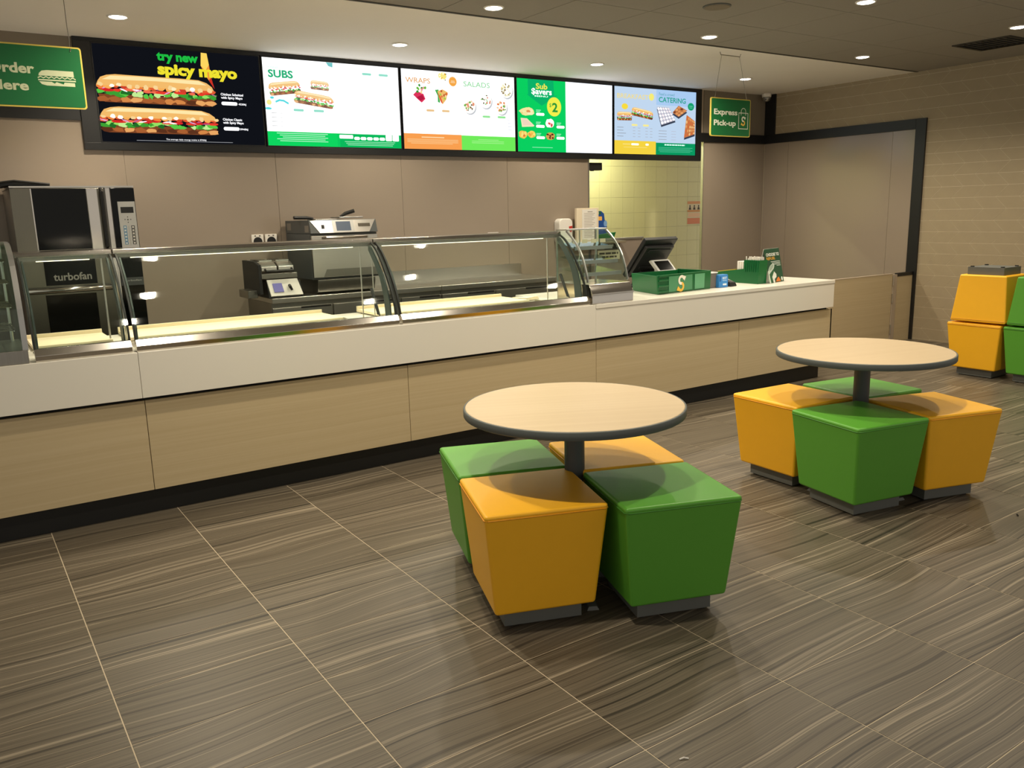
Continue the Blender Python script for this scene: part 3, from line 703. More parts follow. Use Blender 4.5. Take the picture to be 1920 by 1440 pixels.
def platter(poly, dark, cols, n, seed):
    p = P(4, 2.2e-3); rn = random.Random(seed); q = [(U(a), V(b)) for a, b in poly]
    p.poly([(x, z-0.022) for x, z in q], (58, 66, 84)); cx = sum(a for a, _ in q)/len(q); cz = sum(b for _, b in q)/len(q)
    p.poly(q, dark)
    for i in range(n):
        for j in range(n):
            s, t_ = (i+0.5)/n, (j+0.5)/n
            def bl(s, t_): 
                a = (q[0][0]*(1-s)+q[1][0]*s, q[0][1]*(1-s)+q[1][1]*s); b = (q[3][0]*(1-s)+q[2][0]*s, q[3][1]*(1-s)+q[2][1]*s)
                return (a[0]*(1-t_)+b[0]*t_, a[1]*(1-t_)+b[1]*t_)
            d = 0.46/n; c = rn.choice(cols)
            p.poly([bl(s-d, t_), bl(s, t_-d), bl(s+d, t_), bl(s, t_+d)], c)
    p.build('platter_picture', SCR[4], 'screen_print')
platter([(0.503, 0.735), (0.655, 0.735), (0.740, 0.545), (0.560, 0.460)], (190, 190, 204), [(250, 250, 252), (214, 204, 206), (232, 226, 228)], 5, 51)
platter([(0.775, 0.775), (0.888, 0.705), (0.778, 0.600), (0.698, 0.662)], (190, 120, 70), [(236, 170, 110), (226, 150, 90), (120, 60, 40)], 3, 52)
platter([(0.880, 0.640), (0.990, 0.545), (0.990, 0.340), (0.850, 0.275), ], (200, 120, 70), [(244, 196, 130), (232, 160, 96), (214, 110, 60)], 5, 53)
p = P(4, 4e-3)
for k in range(4):
    p.rect(U(0.032), U(0.105+0.03*(k == 2)), V(0.395-0.044*k), V(0.403-0.044*k), (150, 156, 166))
    for a in (0.215, 0.275, 0.365, 0.42): p.rect(U(a), U(a+0.030), V(0.394-0.044*k), V(0.401-0.044*k), (176, 180, 190))
    p.rect(U(0.527), U(0.627), V(0.366-0.044*k), V(0.374-0.044*k), (160, 166, 178)); p.rect(U(0.685), U(0.745), V(0.366-0.044*k), V(0.373-0.044*k), (186, 190, 206))
p.pill(U(0.20), U(0.27), V(0.425), V(0.455), (248, 236, 150)); p.pill(U(0.335), U(0.405), V(0.425), V(0.455), (248, 236, 150)); p.build('small_print', SCR[4], 'screen_print')

# ------------------------------------------------------------------ hanging signs
def rounded(x0, x1, z0, z1, r, n=5):
    out = []
    for cx, cz, a0 in ((x1-r, z0+r, -PI/2), (x1-r, z1-r, 0), (x0+r, z1-r, PI/2), (x0+r, z0+r, PI)):
        for k in range(n+1): out.append((cx+r*math.cos(a0+k*PI/2/n), cz+r*math.sin(a0+k*PI/2/n)))
    return out
def logo(p, cx, cz, h, w1=(244, 240, 226), w2=(240, 190, 70)):
    r = h*0.235; wd = h*0.17
    top = [(cx+r*math.cos(a), cz+r*0.96+r*math.sin(a)) for a in [math.radians(20+i*12.5) for i in range(21)]]
    bot = [(cx-r*math.cos(a), cz-r*0.96-r*math.sin(a)) for a in [math.radians(20+i*12.5) for i in range(21)]]
    p.stroke(bot, wd, w2); p.stroke(top, wd, w1)
    a, b = top[0], bot[0]
    p.poly([(a[0]-wd*0.9, a[1]+wd*1.3), (a[0]+wd*1.25, a[1]+wd*0.75), (a[0]+wd*0.45, a[1]-wd*0.95)], w1)
    p.poly([(b[0]+wd*0.9, b[1]-wd*1.3), (b[0]-wd*1.25, b[1]-wd*0.75), (b[0]-wd*0.45, b[1]+wd*0.95)], w2)
YS = 3.40
s = thing('hanging_sign', 'green hanging sign reading order here with a sandwich drawing', 'sign', (0.87, YS, 2.15))
obj('board', MB().prism(rounded(0.592, 1.144, 2.150, 2.487, 0.016), YS, YS+0.012, 'y'), 'sign_yellow', s)
obj('face', MB().prism(rounded(0.600, 1.136, 2.158, 2.479, 0.012), YS-0.0015, YS, 'y'), 'sign_green', s)
p = Pic((0, YS-0.0015, 0)); IV = (206, 214, 176)
p.text('Order', 0.668, 0.896, 2.333, 0.055, IV, 0.035).build('lettering', s)
Pic((0, YS-0.0015, 0)).text('Here', 0.672, 0.858, 2.241, 0.052, IV, 0.035).build('lettering', s)
p = Pic((0, YS-0.0015, 0))
p.poly([(0.913, 2.323), (0.917, 2.337), (0.932, 2.350), (0.957, 2.354), (1.091, 2.354), (1.092, 2.323)], IV)
zz = [(0.909+0.0135*k, 2.312+(0.007 if k % 2 else -0.001)) for k in range(15)]; p.stroke(zz, 0.005, IV)
p.rect(0.909, 1.099, 2.297, 2.304, IV); p.poly([(0.912, 2.292), (0.975, 2.292), (0.99, 2.283), (1.0, 2.292), (1.035, 2.281), (1.04, 2.292), (1.093, 2.291), (1.093, 2.271), (0.95, 2.271), (0.925, 2.277)], IV)
p.build('sandwich_drawing', s)
for x in (0.648, 1.088):
    obj('chain', MB().tube([(x, YS+0.006, 2.475), (x+0.004, YS+0.006, 2.53), (x, YS+0.006, 2.60), (x, YS+0.006, ZC-0.001)], 0.0022, 6), 'wire', s)
    obj('hook', MB().tube([(x, YS-0.004, 2.462), (x+0.004, YS-0.005, 2.470), (x, YS+0.006, 2.488)], 0.003, 6), 'wire', s)
s = thing('hanging_sign', 'green hanging sign reading express pick-up with a bag drawing', 'sign', (6.58, YS, 2.155))
obj('board', MB().prism(rounded(6.309, 6.846, 2.152, 2.492, 0.016), YS, YS+0.012, 'y'), 'sign_yellow', s)
obj('face', MB().prism(rounded(6.318, 6.838, 2.160, 2.484, 0.012), YS-0.0015, YS, 'y'), 'sign_green', s)
p = Pic((0, YS-0.0015, 0)); IV = (232, 234, 216)
p.text('Express', 6.350, 6.664, 2.346, 0.050, IV, 0.03).build('lettering', s)
Pic((0, YS-0.0015, 0)).text('Pick-up', 6.350, 6.646, 2.250, 0.050, IV, 0.03).build('lettering', s)
p = Pic((0, YS-0.0015, 0)); wd = 0.006
p.stroke([(6.684, 2.369), (6.810, 2.369), (6.810, 2.227), (6.684, 2.227), (6.684, 2.369)], wd, IV)
p.stroke([(6.716, 2.350)]+[(6.747-0.031*math.cos(a), 2.384+0.028*math.sin(a)) for a in [i*PI/8 for i in range(9)]]+[(6.778, 2.350)], wd, IV)
logo(p, 6.747, 2.296, 0.078, IV); p.build('bag_drawing', s)
for xa, xb in ((6.366, 6.42), (6.797, 6.66)):
    obj('chain', MB().tube([(xa, YS+0.006, 2.488), (xa+(xb-xa)*0.2, YS+0.004, 2.56), (xb, YS-0.012, ZC-0.026)], 0.002, 6), 'wire', s)
obj('ceiling_bracket', MB().tube([(6.40, YS-0.012, ZC-0.001), (6.41, YS-0.012, ZC-0.024), (6.665, YS-0.012, ZC-0.024), (6.675, YS-0.012, ZC-0.001)], 0.004, 6), 'wire', s)

# ------------------------------------------------------------------ counter
t = thing('service_counter', 'long counter front of pale oak panels on a black plinth', 'counter', (3.4, 2.6, 0))
obj('plinth', box(-2.2, 6.68, 2.40, 3.05, 0, 0.136), 'plinth_black', t)
obj('carcass', box(-2.2, 6.74, 2.362, 3.08, 0.136, 0.60), 'grey_dark', t)
obj('shadow_gap', box(-2.2, 6.72, 2.375, 3.0, 0.60, 0.632), 'shadow_gap', t)
js = [-1.89, -0.395, 1.09, 2.587, 4.072, 5.556, 6.76]
for a, b in zip(js[:-1], js[1:]): obj('front_panel', box(a+0.0015, b-0.0015, 2.345, 2.363, 0.136, 0.612), 'oak', t, bevel=0.001, seg=1)
obj('end_panel', box(6.742, 6.76, 2.345, 3.08, 0.136, 0.612), 'oak', t)
t = thing('worktop', 'thick white solid surface worktop along the whole counter', 'worktop', (3.4, 2.6, 0.63))
obj('fascia', box(-2.2, 1.076, 2.309, 2.34, 0.632, 0.866), 'counter_white', t, bevel=0.002)
obj('fascia', box(1.0775, 4.040, 2.309, 2.34, 0.632, 0.866), 'counter_white', t, bevel=0.002)
obj('fascia', box(4.0415, 6.728, 2.3115, 2.34, 0.632, 0.838), 'counter_white', t, bevel=0.002)
obj('slab', box(-2.2, 4.040, 2.3405, 3.13, 0.84, 0.866), 'counter_white', t, bevel=0.002)
obj('slab', box(4.0415, 6.728, 2.306, 3.30, 0.838, 0.868), 'counter_white', t, bevel=0.003)
obj('end_fascia', box(6.70, 6.728, 2.342, 3.30, 0.632, 0.838), 'counter_white', t, bevel=0.002)

# ------------------------------------------------------------------ glass display cases
ZT = 0.866
prof = [(2.352, 0.925), (2.372, 1.00), (2.415, 1.09), (2.470, 1.175), (2.535, 1.26), (2.598, 1.318), (2.668, 1.352)]
def glass_front(x0, x1, pr, th=0.006, mname='glass', parent=None, name='glass_front'):
    B = MB(); n = len(pr); nr = []
    for i in range(n):
        a = pr[max(i-1, 0)]; b = pr[min(i+1, n-1)]; d = Vector((b[0]-a[0], b[1]-a[1])).normalized(); nr.append((d.y, -d.x))
    vs = []
    for x in (x0, x1):
        for i in range(n): vs.append((x, pr[i][0], pr[i][1]))
        for i in range(n): vs.append((x, pr[i][0]-nr[i][0]*th, pr[i][1]-nr[i][1]*th))
    m = 2*n; fs = []
    for i in range(n-1):
        fs += [(i, i+1, m+i+1, m+i), (n+i, m+n+i, m+n+i+1, n+i+1), (i, n+i, n+i+1, i+1), (m+i, m+i+1, m+n+i+1, m+n+i)]
    fs += [(0, m, m+n, n), (n-1, 2*n-1, m+2*n-1, m+n-1)]
    B.add(vs, fs); return obj(name, B, mname, parent, smooth=False)
def smoothp(pr, k=3):
    out = []
    for i in range(len(pr)-1):
        p0 = pr[max(i-1, 0)]; p1 = pr[i]; p2 = pr[i+1]; p3 = pr[min(i+2, len(pr)-1)]
        for j in range(k):
            u = j/k
            out.append(tuple(0.5*((2*p1[c])+(-p0[c]+p2[c])*u+(2*p0[c]-5*p1[c]+4*p2[c]-p3[c])*u*u+(-p0[c]+3*p1[c]-3*p2[c]+p3[c])*u**3) for c in (0, 1)))
    return out+[pr[-1]]
PR = smoothp(prof)
def end_glass(x, pr, parent, yb=2.80, name='side_glass'):
    obj(name, MB().prism(list(pr)+[(yb, pr[-1][1]), (yb, 0.93), (pr[0][0], 0.925)], x-0.003, x+0.003, 'x'), 'glass', parent)
def edge_trim(x, pr, parent, wd=0.007, m='black_plastic', name='edge_seal'):
    inner = [(p[0]+0.012, p[1]-0.006) for p in pr]
    B = MB(); n = len(pr)
    for i in range(n-1):
        B.hexa([(x-wd, pr[i][0]-0.002, pr[i][1]), (x+wd, pr[i][0]-0.002, pr[i][1]), (x+wd, inner[i][0], inner[i][1]), (x-wd, inner[i][0], inner[i][1])],
               [(x-wd, pr[i+1][0]-0.002, pr[i+1][1]), (x+wd, pr[i+1][0]-0.002, pr[i+1][1]), (x+wd, inner[i+1][0], inner[i+1][1]), (x-wd, inner[i+1][0], inner[i+1][1])])
    obj(name, B, m, parent)
def arm(x, parent):
    pts = [(2.392, 0.905), (2.395, 0.98), (2.428, 1.075), (2.470, 1.155), (2.545, 1.24), (2.63, 1.325), (2.66, 1.33), (2.66, 1.30), (2.585, 1.22), (2.520, 1.14), (2.498, 1.09), (2.475, 1.02), (2.462, 0.905)]
    obj('hinge_arm', MB().prism(pts, x-0.004, x+0.004, 'x'), 'strut_teal', parent)
def bay(x0, x1, label, board=True, strut=True):
    t = thing('glass_display_case', label, 'display case', ((x0+x1)/2, 2.6, ZT), 'curved glass food cases on the counter')
    g = 0.010
    obj('front_sill', MB().prism([(2.326, ZT), (2.322, 0.895), (2.345, 0.926), (2.375, 0.926), (2.375, ZT)], x0+g, x1-g, 'x'), 'steel_bright', t, bevel=0.002)
    glass_front(x0+g, x1-g, PR, parent=t)
    obj('top_rail', MB().prism([(2.655, 1.345), (2.660, 1.368), (2.79, 1.372), (2.80, 1.345)], x0+g*0.3, x1-g*0.3, 'x'), 'steel_bright', t, bevel=0.002)
    obj('top_underside', box(x0+g, x1-g, 2.662, 2.79, 1.325, 1.345), 'steel_dark', t)
    obj('light_strip', box(x0+0.10, x1-0.10, 2.738, 2.748, 1.318, 1.325), 'led_strip', t)
    ld = bpy.data.lights.new('case_light', 'AREA'); ld.energy = 2.3*(x1-x0); ld.color = (1.0, 0.89, 0.68); ld.shape = 'RECTANGLE'; ld.size = x1-x0-0.2; ld.size_y = 0.02
    lo = bpy.data.objects.new('case_light', ld); C.objects.link(lo); lo.parent = t; lo.location = (0, 2.742-2.6, 1.310-ZT)
    for x in (x0+g+0.004, x1-g-0.004): edge_trim(x, PR, t, 0.0045); arm(x+(0.016 if x < (x0+x1)/2 else -0.016), t)
    for x in (x0+g+0.03, x1-g-0.03): obj('rear_post', MB().tube([(x, 2.775, ZT), (x, 2.775, 1.345)], 0.0045, 8), 'steel', t)
    obj('well_liner', MB().box(x0+0.03, x1-0.03, 2.380, 2.72, ZT, ZT+0.006), 'steel', t)
    if strut:
        x = x1-0.055
        obj('gas_strut', MB().tube([(x, 2.50, 0.895), (x, 2.50, 0.915), (x, 2.515, 0.92), (x, 2.60, 1.07)], [0.004, 0.004, 0.010, 0.010], 8), 'black_plastic', t)
    if x1-x0 > 0.7: obj('divider_plate', MB().prism([(2.40, ZT+0.006), (2.70, ZT+0.006), (2.70, ZT+0.03), (2.40, ZT+0.012)], x1-0.21, x1-0.203, 'x'), 'steel', t)
    return t
bay(0.622, 1.068, 'short curved glass case in front of the oven on the white counter', strut=False)
bay(1.068, 2.549, 'middle curved glass case in front of the sandwich press', strut=True)
bay(2.549, 4.011, 'curved glass case between the toaster and the tiered glass cabinet', strut=True)
for x0, x1, lab in ((0.655, 1.035, 'short cream cutting board inside the case by the oven'), (1.12, 2.36, 'long cream cutting board inside the middle glass case'), (2.61, 3.78, 'long cream cutting board in the case beside the tiered cabinet')):
    b = thing('cutting_board', lab, 'cutting board', ((x0+x1)/2, 2.9, ZT), 'cream cutting boards along the counter')
    obj('board', box(x0, x1, 2.735, 3.10, ZT+0.007, ZT+0.025), 'board_cream', b, bevel=0.003)
    obj('rear_lip', box(x0, x1, 3.10, 3.115, ZT+0.007, ZT+0.045), 'board_cream', b, bevel=0.002)
# folded paper sheets left in the case
t = thing('paper_bundle', 'small pile of folded pale papers at the end of the case', 'paper', (3.86, 2.95, ZT))
for k in range(3): obj('sheet', MB().hexa([(3.82+0.01*k, 2.86, ZT+0.007+0.006*k), (3.96, 2.87+0.01*k, ZT+0.007+0.006*k), (3.95, 3.00, ZT+0.007+0.006*k), (3.81, 3.0, ZT+0.007+0.006*k)],
    [(3.82+0.01*k, 2.86, ZT+0.010+0.006*k), (3.96, 2.87+0.01*k, ZT+0.018+0.006*k), (3.95, 3.00, ZT+0.010+0.006*k), (3.81, 3.0, ZT+0.011+0.006*k)]), 'paper', t)

# tiered glass cabinet at the register end
x0, x1 = 4.016, 4.392
t = thing('tiered_glass_cabinet', 'glass cabinet with tilted shelves and a steel base beside the register', 'display case', (4.2, 2.55, 0.868))
tp = smoothp([(2.365, 1.02), (2.385, 1.09), (2.425, 1.19), (2.478, 1.265), (2.54, 1.325), (2.605, 1.372)])
obj('base', MB().prism([(2.315, 0.869), (2.315, 0.937), (2.352, 1.004), (2.72, 1.004), (2.72, 0.869)], x0, x1, 'x'), 'steel_bright', t, bevel=0.004)
obj('base_rim', MB().box(x0-0.002, x1+0.002, 2.308, 2.318, 0.932, 0.940), 'steel', t)
glass_front(x0+0.008, x1-0.008, tp, parent=t)
for x in (x0+0.006, x1-0.006):
    obj('side_glass', MB().prism(list(tp)+[(2.72, 1.372), (2.72, 1.006), (2.352, 1.006)], x-0.003, x+0.003, 'x'), 'glass_shelf', t)
    edge_trim(x, tp, t, 0.005, 'aluminium', 'edge_trim')
obj('top_plate', box(x0, x1, 2.60, 2.73, 1.372, 1.382), 'steel', t, bevel=0.002)
obj('rear_frame', MB().box(x0, x0+0.012, 2.72, 2.732, 1.004, 1.372).box(x1-0.012, x1, 2.72, 2.732, 1.004, 1.372), 'steel', t)
for k, (ya, z) in enumerate(((2.53, 1.262), (2.47, 1.165), (2.43, 1.082))):
    obj('shelf', MB().prism([(ya, z-0.016), (ya, z-0.010), (2.70, z+0.022), (2.70, z+0.016)], x0+0.014, x1-0.014, 'x'), 'glass_shelf', t)
    obj('shelf_rail', MB().box(x0+0.014, x1-0.014, ya-0.004, ya+0.004, z-0.028, z-0.002), 'aluminium', t)
for k in range(4): obj('price_ticket', box(4.07+k*0.085, 4.12+k*0.085, 2.60, 2.602, 1.278, 1.305), 'paper', t)
obj('centre_post', MB().tube([(4.205, 2.69, 1.004), (4.205, 2.69, 1.372)], 0.005, 8), 'steel', t)
# tall glass cabinet cut by the picture edge
x0, x1 = -0.55, 0.606
t = thing('tall_glass_cabinet', 'glass cabinet with wire shelves cut by the left picture edge', 'display case', (0.1, 2.55, ZT))
tp = smoothp([(2.335, 0.93), (2.340, 1.02), (2.352, 1.12), (2.395, 1.25), (2.455, 1.345), (2.56, 1.405), (2.64, 1.42)])
obj('base', MB().prism([(2.320, ZT), (2.320, 0.93), (2.80, 0.93), (2.80, ZT)], x0, x1, 'x'), 'steel_dark', t, bevel=0.003)
glass_front(x0, x1-0.02, tp, parent=t, mname='glass_shelf')
edge_trim(x1-0.008, tp, t, 0.012, 'aluminium', 'edge_trim')
obj('side_glass', MB().prism(list(tp)+[(2.80, 1.42), (2.80, 0.932), (2.335, 0.932)], x1-0.006, x1, 'x'), 'glass_shelf', t)
obj('top_plate', box(x0, x1, 2.64, 2.81, 1.415, 1.425), 'steel_dark', t)
obj('back_panel', box(x0, x1, 2.80, 2.81, 0.93, 1.415), 'glass_shelf', t)
for z in (1.02, 1.13, 1.24, 1.34):
    B = MB()
    ya = 2.40+max(0, z-1.1)*0.35
    for k in range(7): y = ya+(2.77-ya)*k/6; B.tube([(x0+0.02, y, z), (x1-0.03, y, z)], 0.003, 6)
    for k in range(9): x = x0+0.03+(x1-x0-0.07)*k/8; B.tube([(x, ya, z-0.004), (x, 2.77, z-0.004)], 0.003, 6)
    obj('wire_shelf', B, 'steel_bright', t)
for x in (x1-0.10, x1-0.035): obj('post', MB().tube([(x, 2.74, 0.93), (x, 2.74, 1.415)], 0.007, 8), 'steel', t)

# ------------------------------------------------------------------ back bench
t = thing('steel_underbench_fridge', 'stainless steel underbench fridge below the toaster and sandwich press', 'fridge', (3.3, 4.9, 0))
def fridge(t, x0, x1, splits, name_label=None):
    obj('cabinet', box(x0, x1, 4.585, YB-0.012, 0.10, 0.825), 'steel_dark', t)
    obj('bench_top', box(x0, x1, 4.555, YB-0.012, 0.825, 0.866), 'steel', t, bevel=0.004)
    ed = [x0]+splits+[x1]
    for a, b in zip(ed[:-1], ed[1:]):
        d = obj('door', box(a+0.006, b-0.006, 4.565, 4.585, 0.14, 0.785), 'steel', t, bevel=0.003)
        obj('finger_pull', box(a+0.5*(b-a)-0.02, b-0.02, 4.560, 4.572, 0.770, 0.784), 'handle_black', d)
    for x in (x0+0.06, x1-0.06):
        for y in (4.64, 5.13): obj('foot', MB().tube([(x, y, 0), (x, y, 0.10)], 0.02, 8), 'steel', t)
fridge(t, 2.508, 4.083, [3.03, 3.672])
t2 = thing('steel_underbench_fridge', 'stainless steel underbench fridge below the empty length of bench', 'fridge', (4.7, 4.9, 0))
fridge(t2, 4.088, 5.42, [4.676])
t = thing('steel_splashback', 'brushed steel upstand along the wall behind the bench', 'splashback', (4.6, YB-0.01, 0.866))
for a, b in ((2.508, 4.05), (4.052, 5.42)): obj('splash_sheet', box(a, b, YB-0.012, YB-0.002, 0.60, 0.978), 'steel', t)

# toaster oven
x0, x1 = 2.885, 3.490
t = thing('toaster_oven', 'stainless steel rapid toaster oven with a touch screen on the bench', 'oven', (3.19, 4.9, 0.866))
obj('base', MB().prism([(4.68, 0.867), (4.62, 0.885), (4.60, 0.965), (4.60, 0.99), (5.19, 0.99), (5.19, 0.867)], x0+0.04, x1-0.04, 'x'), 'steel_dark', t, bevel=0.004)
obj('body', box(x0, x1, 4.615, 5.19, 0.992, 1.372), 'grey_dark', t, bevel=0.003)
obj('hood', MB().prism([(4.585, 1.374), (4.620, 1.482), (5.19, 1.482), (5.19, 1.374)], x0, x1, 'x'), 'grey_dark', t, bevel=0.003)
def onhood(u0, u1, v0, v1, pr):     # panel on the sloped hood front
    def q(x, v, d): return (x, 4.585+0.035*v-d, 1.374+0.108*v)
    return MB().hexa([q(u0, v0, pr), q(u1, v0, pr), q(u1, v0, -0.001), q(u0, v0, -0.001)], [q(u0+0.0, v1, pr), q(u1, v1, pr), q(u1, v1, -0.001), q(u0, v1, -0.001)])
def q(x, v, d): return (x, 4.585+0.035*v-d, 1.374+0.108*v)
obj('control_panel', MB().hexa([q(x0+0.08, 0.03, 0.004), q(x1-0.08, 0.03, 0.004), q(x1-0.08, 0.03, 0), q(x0+0.08, 0.03, 0)], [q(x0+0.01, 0.98, 0.004), q(x1-0.01, 0.98, 0.004), q(x1-0.01, 0.98, 0), q(x0+0.01, 0.98, 0)]), 'steel', t)
sp = obj('touch_screen', onhood(3.085, 3.275, 0.08, 0.97, 0.008), 'silver_plastic', t)
obj('lcd', onhood(3.115, 3.245, 0.17, 0.87, 0.0095), 'lcd_blue', sp)
obj('power_switch', onhood(2.985, 3.010, 0.35, 0.65, 0.008), 'black_plastic', t)
obj('badge', onhood(3.315, 3.425, 0.45, 0.70, 0.007), 'steel_bright', t)
d = obj('door', MB().prism([(4.590, 1.01), (4.590, 1.355), (4.614, 1.355), (4.614, 1.01)], x0+0.005, x1-0.005, 'x'), 'steel', t, bevel=0.003)
obj('handle', MB().tube([(x0+0.10, 4.592, 1.335), (x0+0.12, 4.555, 1.338), (x1-0.12, 4.555, 1.338), (x1-0.10, 4.592, 1.335)], 0.011, 8), 'steel_bright', d)
obj('door_recess', MB().prism([(x0+0.09, 1.012), (x0+0.12, 1.075), (x1-0.02, 1.075), (x1-0.02, 1.012)], 4.586, 4.591, 'y'), 'steel_dark', d)
obj('side_label', box(x0-0.001, x0+0.001, 4.63, 4.72, 1.385, 1.44), 'grey_box', t); obj('side_label', box(x0-0.001, x0+0.001, 5.05, 5.15, 1.40, 1.46), 'grey_box', t)
for lab, bx, by, flip in (('flat steel peel with a black handle lying across the toaster top', 3.10, 4.86, -1), ('steel peel with its black handle raised on the toaster top', 3.30, 4.82, 1)):
    k = thing('toaster_peel', lab, 'peel', (bx, by, 1.482))
    obj('blade', box(bx-0.10, bx+0.12, by-0.10, by+0.10, 1.483+(0.012 if flip > 0 else 0), 1.490+(0.016 if flip > 0 else 0)), 'aluminium', k, bevel=0.003)
    if flip < 0: obj('handle', MB().tube([(bx-0.09, by-0.02, 1.496), (bx-0.15, by-0.03, 1.505), (bx-0.27, by-0.05, 1.507)], [0.010, 0.014, 0.014], 8), 'handle_black', k)
    else: obj('handle', MB().tube([(bx-0.06, by-0.02, 1.506), (bx-0.02, by-0.04, 1.532), (bx+0.05, by-0.08, 1.556)], [0.010, 0.016, 0.016], 8), 'handle_black', k)

# sandwich press
t = thing('sandwich_press', 'sandwich press with a white front, violet display and ribbed lid', 'press', (2.62, 4.8, 0.866))
obj('base', MB().prism([(4.60, 0.868), (4.64, 1.00), (5.05, 1.02), (5.05, 0.868)], 2.50, 2.785, 'x'), 'black_plastic', t, bevel=0.004)
f = obj('control_face', MB().hexa([(2.515, 4.588, 0.885), (2.785, 4.588, 0.885), (2.785, 4.600, 0.880), (2.515, 4.600, 0.880)], [(2.500, 4.632, 1.015), (2.755, 4.632, 1.015), (2.755, 4.645, 1.012), (2.500, 4.645, 1.012)]), 'white_plastic', t)
obj('display', MB().hexa([(2.545, 4.591, 0.915), (2.625, 4.591, 0.915), (2.625, 4.598, 0.912), (2.545, 4.598, 0.912)], [(2.538, 4.616, 0.985), (2.615, 4.616, 0.985), (2.615, 4.623, 0.983), (2.538, 4.623, 0.983)]), 'lcd_violet', f)
obj('knob', MB().tube([(2.675, 4.60, 0.965), (2.675, 4.585, 0.955), (2.690, 4.582, 0.925)], [0.013, 0.013, 0.009], 8), 'handle_black', f)
obj('lower_plate', box(2.46, 2.765, 4.64, 5.05, 1.022, 1.065), 'steel_dark', t, bevel=0.006)
for xa, xb in ((2.470, 2.600), (2.612, 2.742)):
    l = obj('lid', MB().prism([(4.65, 1.085), (4.655, 1.120), (4.72, 1.155), (5.04, 1.165), (5.04, 1.085)], xa, xb, 'x'), 'steel', t, bevel=0.005)
    for k in range(6): obj('rib', box(xa+0.012, xb-0.012, 4.735+k*0.045, 4.755+k*0.045, 1.158, 1.170), 'steel_bright', l)
obj('lid_handle', MB().tube([(2.50, 4.66, 1.10), (2.50, 4.615, 1.085), (2.72, 4.615, 1.085), (2.72, 4.66, 1.10)], 0.010, 8), 'handle_black', t)
obj('side_arm', MB().prism([(4.62, 0.90), (4.63, 1.14), (4.74, 1.165), (5.05, 1.165), (5.05, 0.90)], 2.435, 2.462, 'x'), 'black_plastic', t, bevel=0.004)
obj('crumb_tray', box(2.36, 2.44, 4.70, 4.95, 0.868, 0.93), 'steel_dark', t, bevel=0.004)

# wall sockets
for x, lab in ((2.634, 'white wall power socket on the window side of the pair, above the press'), (2.754, 'white wall power socket next to the panel joint by the toaster')):
    lab = {2.634: 'white wall power socket farther from the toaster', 2.754: 'white wall power socket nearer to the toaster'}[x]
    k = thing('power_socket', lab, 'socket', (x, YB, 1.27), 'paired wall sockets')
    obj('plate', box(x-0.052, x+0.052, YB-0.014, YB-0.001, 1.262, 1.372), 'white_plastic', k, bevel=0.004)
    obj('outlet', MB().prism([(x+0.038*math.cos(a), 1.312+0.038*math.sin(a)) for a in [i*PI/10 for i in range(20)]], YB-0.020, YB-0.014, 'y'), 'black_plastic', k)
    for dx in (-0.02, 0.02): obj('switch', box(x+dx-0.006, x+dx+0.006, YB-0.017, YB-0.014, 1.356, 1.366), 'grey_box', k)
k = thing('name_label', 'small white label strip stuck on the glossy wall', 'label', (5.085, YB, 1.29))
obj('strip', box(5.02, 5.15, YB-0.004, YB-0.001, 1.286, 1.311), 'white_plastic', k); dashes(Pic((5.02, YB-0.004, 1.286)), 0.015, 0.115, 0.009, 0.006, (150, 142, 130), 5).build('print_lines', k)

# big oven
t = thing('convection_oven', 'tall stainless steel convection oven stack with black glass doors', 'oven', (1.15, 4.8, 0))
OX0, OX1, OY = 0.762, 1.535, 4.455
obj('body', box(OX0+0.004, OX1-0.004, OY+0.02, 5.19, 0.12, 1.748), 'steel_dark', t, bevel=0.004)
obj('top_cap', box(OX0, OX1, OY+0.004, 5.195, 1.748, 1.760), 'steel', t)
d = obj('upper_door', box(OX0, 1.338, OY, OY+0.022, 1.285, 1.744), 'oven_steel_dark_reflection', t, bevel=0.003)
obj('window', box(0.890, 1.222, OY-0.004, OY+0.001, 1.330, 1.742), 'black_glass', d)
obj('door_edge', box(1.226, 1.292, OY-0.003, OY+0.001, 1.300, 1.742), 'steel_bright', d)
obj('window_edge', box(0.882, 0.889, OY-0.005, OY+0.001, 1.330, 1.742), 'steel_bright', d)
obj('handle', MB().tube([(1.318, OY-0.002, 1.32), (1.318, OY-0.040, 1.34), (1.318, OY-0.040, 1.72), (1.318, OY-0.002, 1.74)], 0.012, 8), 'handle_black', d)
obj('handle_trim', box(1.345, 1.372, OY-0.014, OY+0.02, 0.70, 1.745), 'steel_bright', t)
l = obj('name_band', box(OX0, 1.338, OY, OY+0.022, 1.075, 1.283), 'oven_steel_dark_reflection', t, bevel=0.003)
obj('glass_strip', box(0.905, 1.228, OY-0.004, OY+0.001, 1.085, 1.262), 'black_glass', l)
Pic((0, OY-0.004, 0)).text('turbofan', 0.955, 1.195, 1.118, 0.052, (150, 148, 140), 0.02).build('lettering', l)
obj('trim_bar', MB().tube([(OX0+0.005, OY-0.012, 1.052), (1.338, OY-0.012, 1.052)], 0.020, 10), 'steel_bright', t, smooth=True)
d = obj('lower_door', box(OX0, 1.338, OY, OY+0.022, 0.25, 1.035), 'oven_steel_dark_reflection', t, bevel=0.003)
obj('window', box(0.892, 1.212, OY-0.004, OY+0.001, 0.36, 1.020), 'black_glass', d)
c = obj('control_column', box(1.380, OX1, OY-0.006, OY+0.02, 0.25, 1.744), 'black_glass', t, bevel=0.003)
kp = obj('keypad', box(1.416, 1.530, OY-0.010, OY-0.005, 1.320, 1.650), 'silver_plastic', c)
p = Pic((0, OY-0.010, 0))
p.rect(1.432, 1.517, 1.570, 1.612, (14, 16, 16))
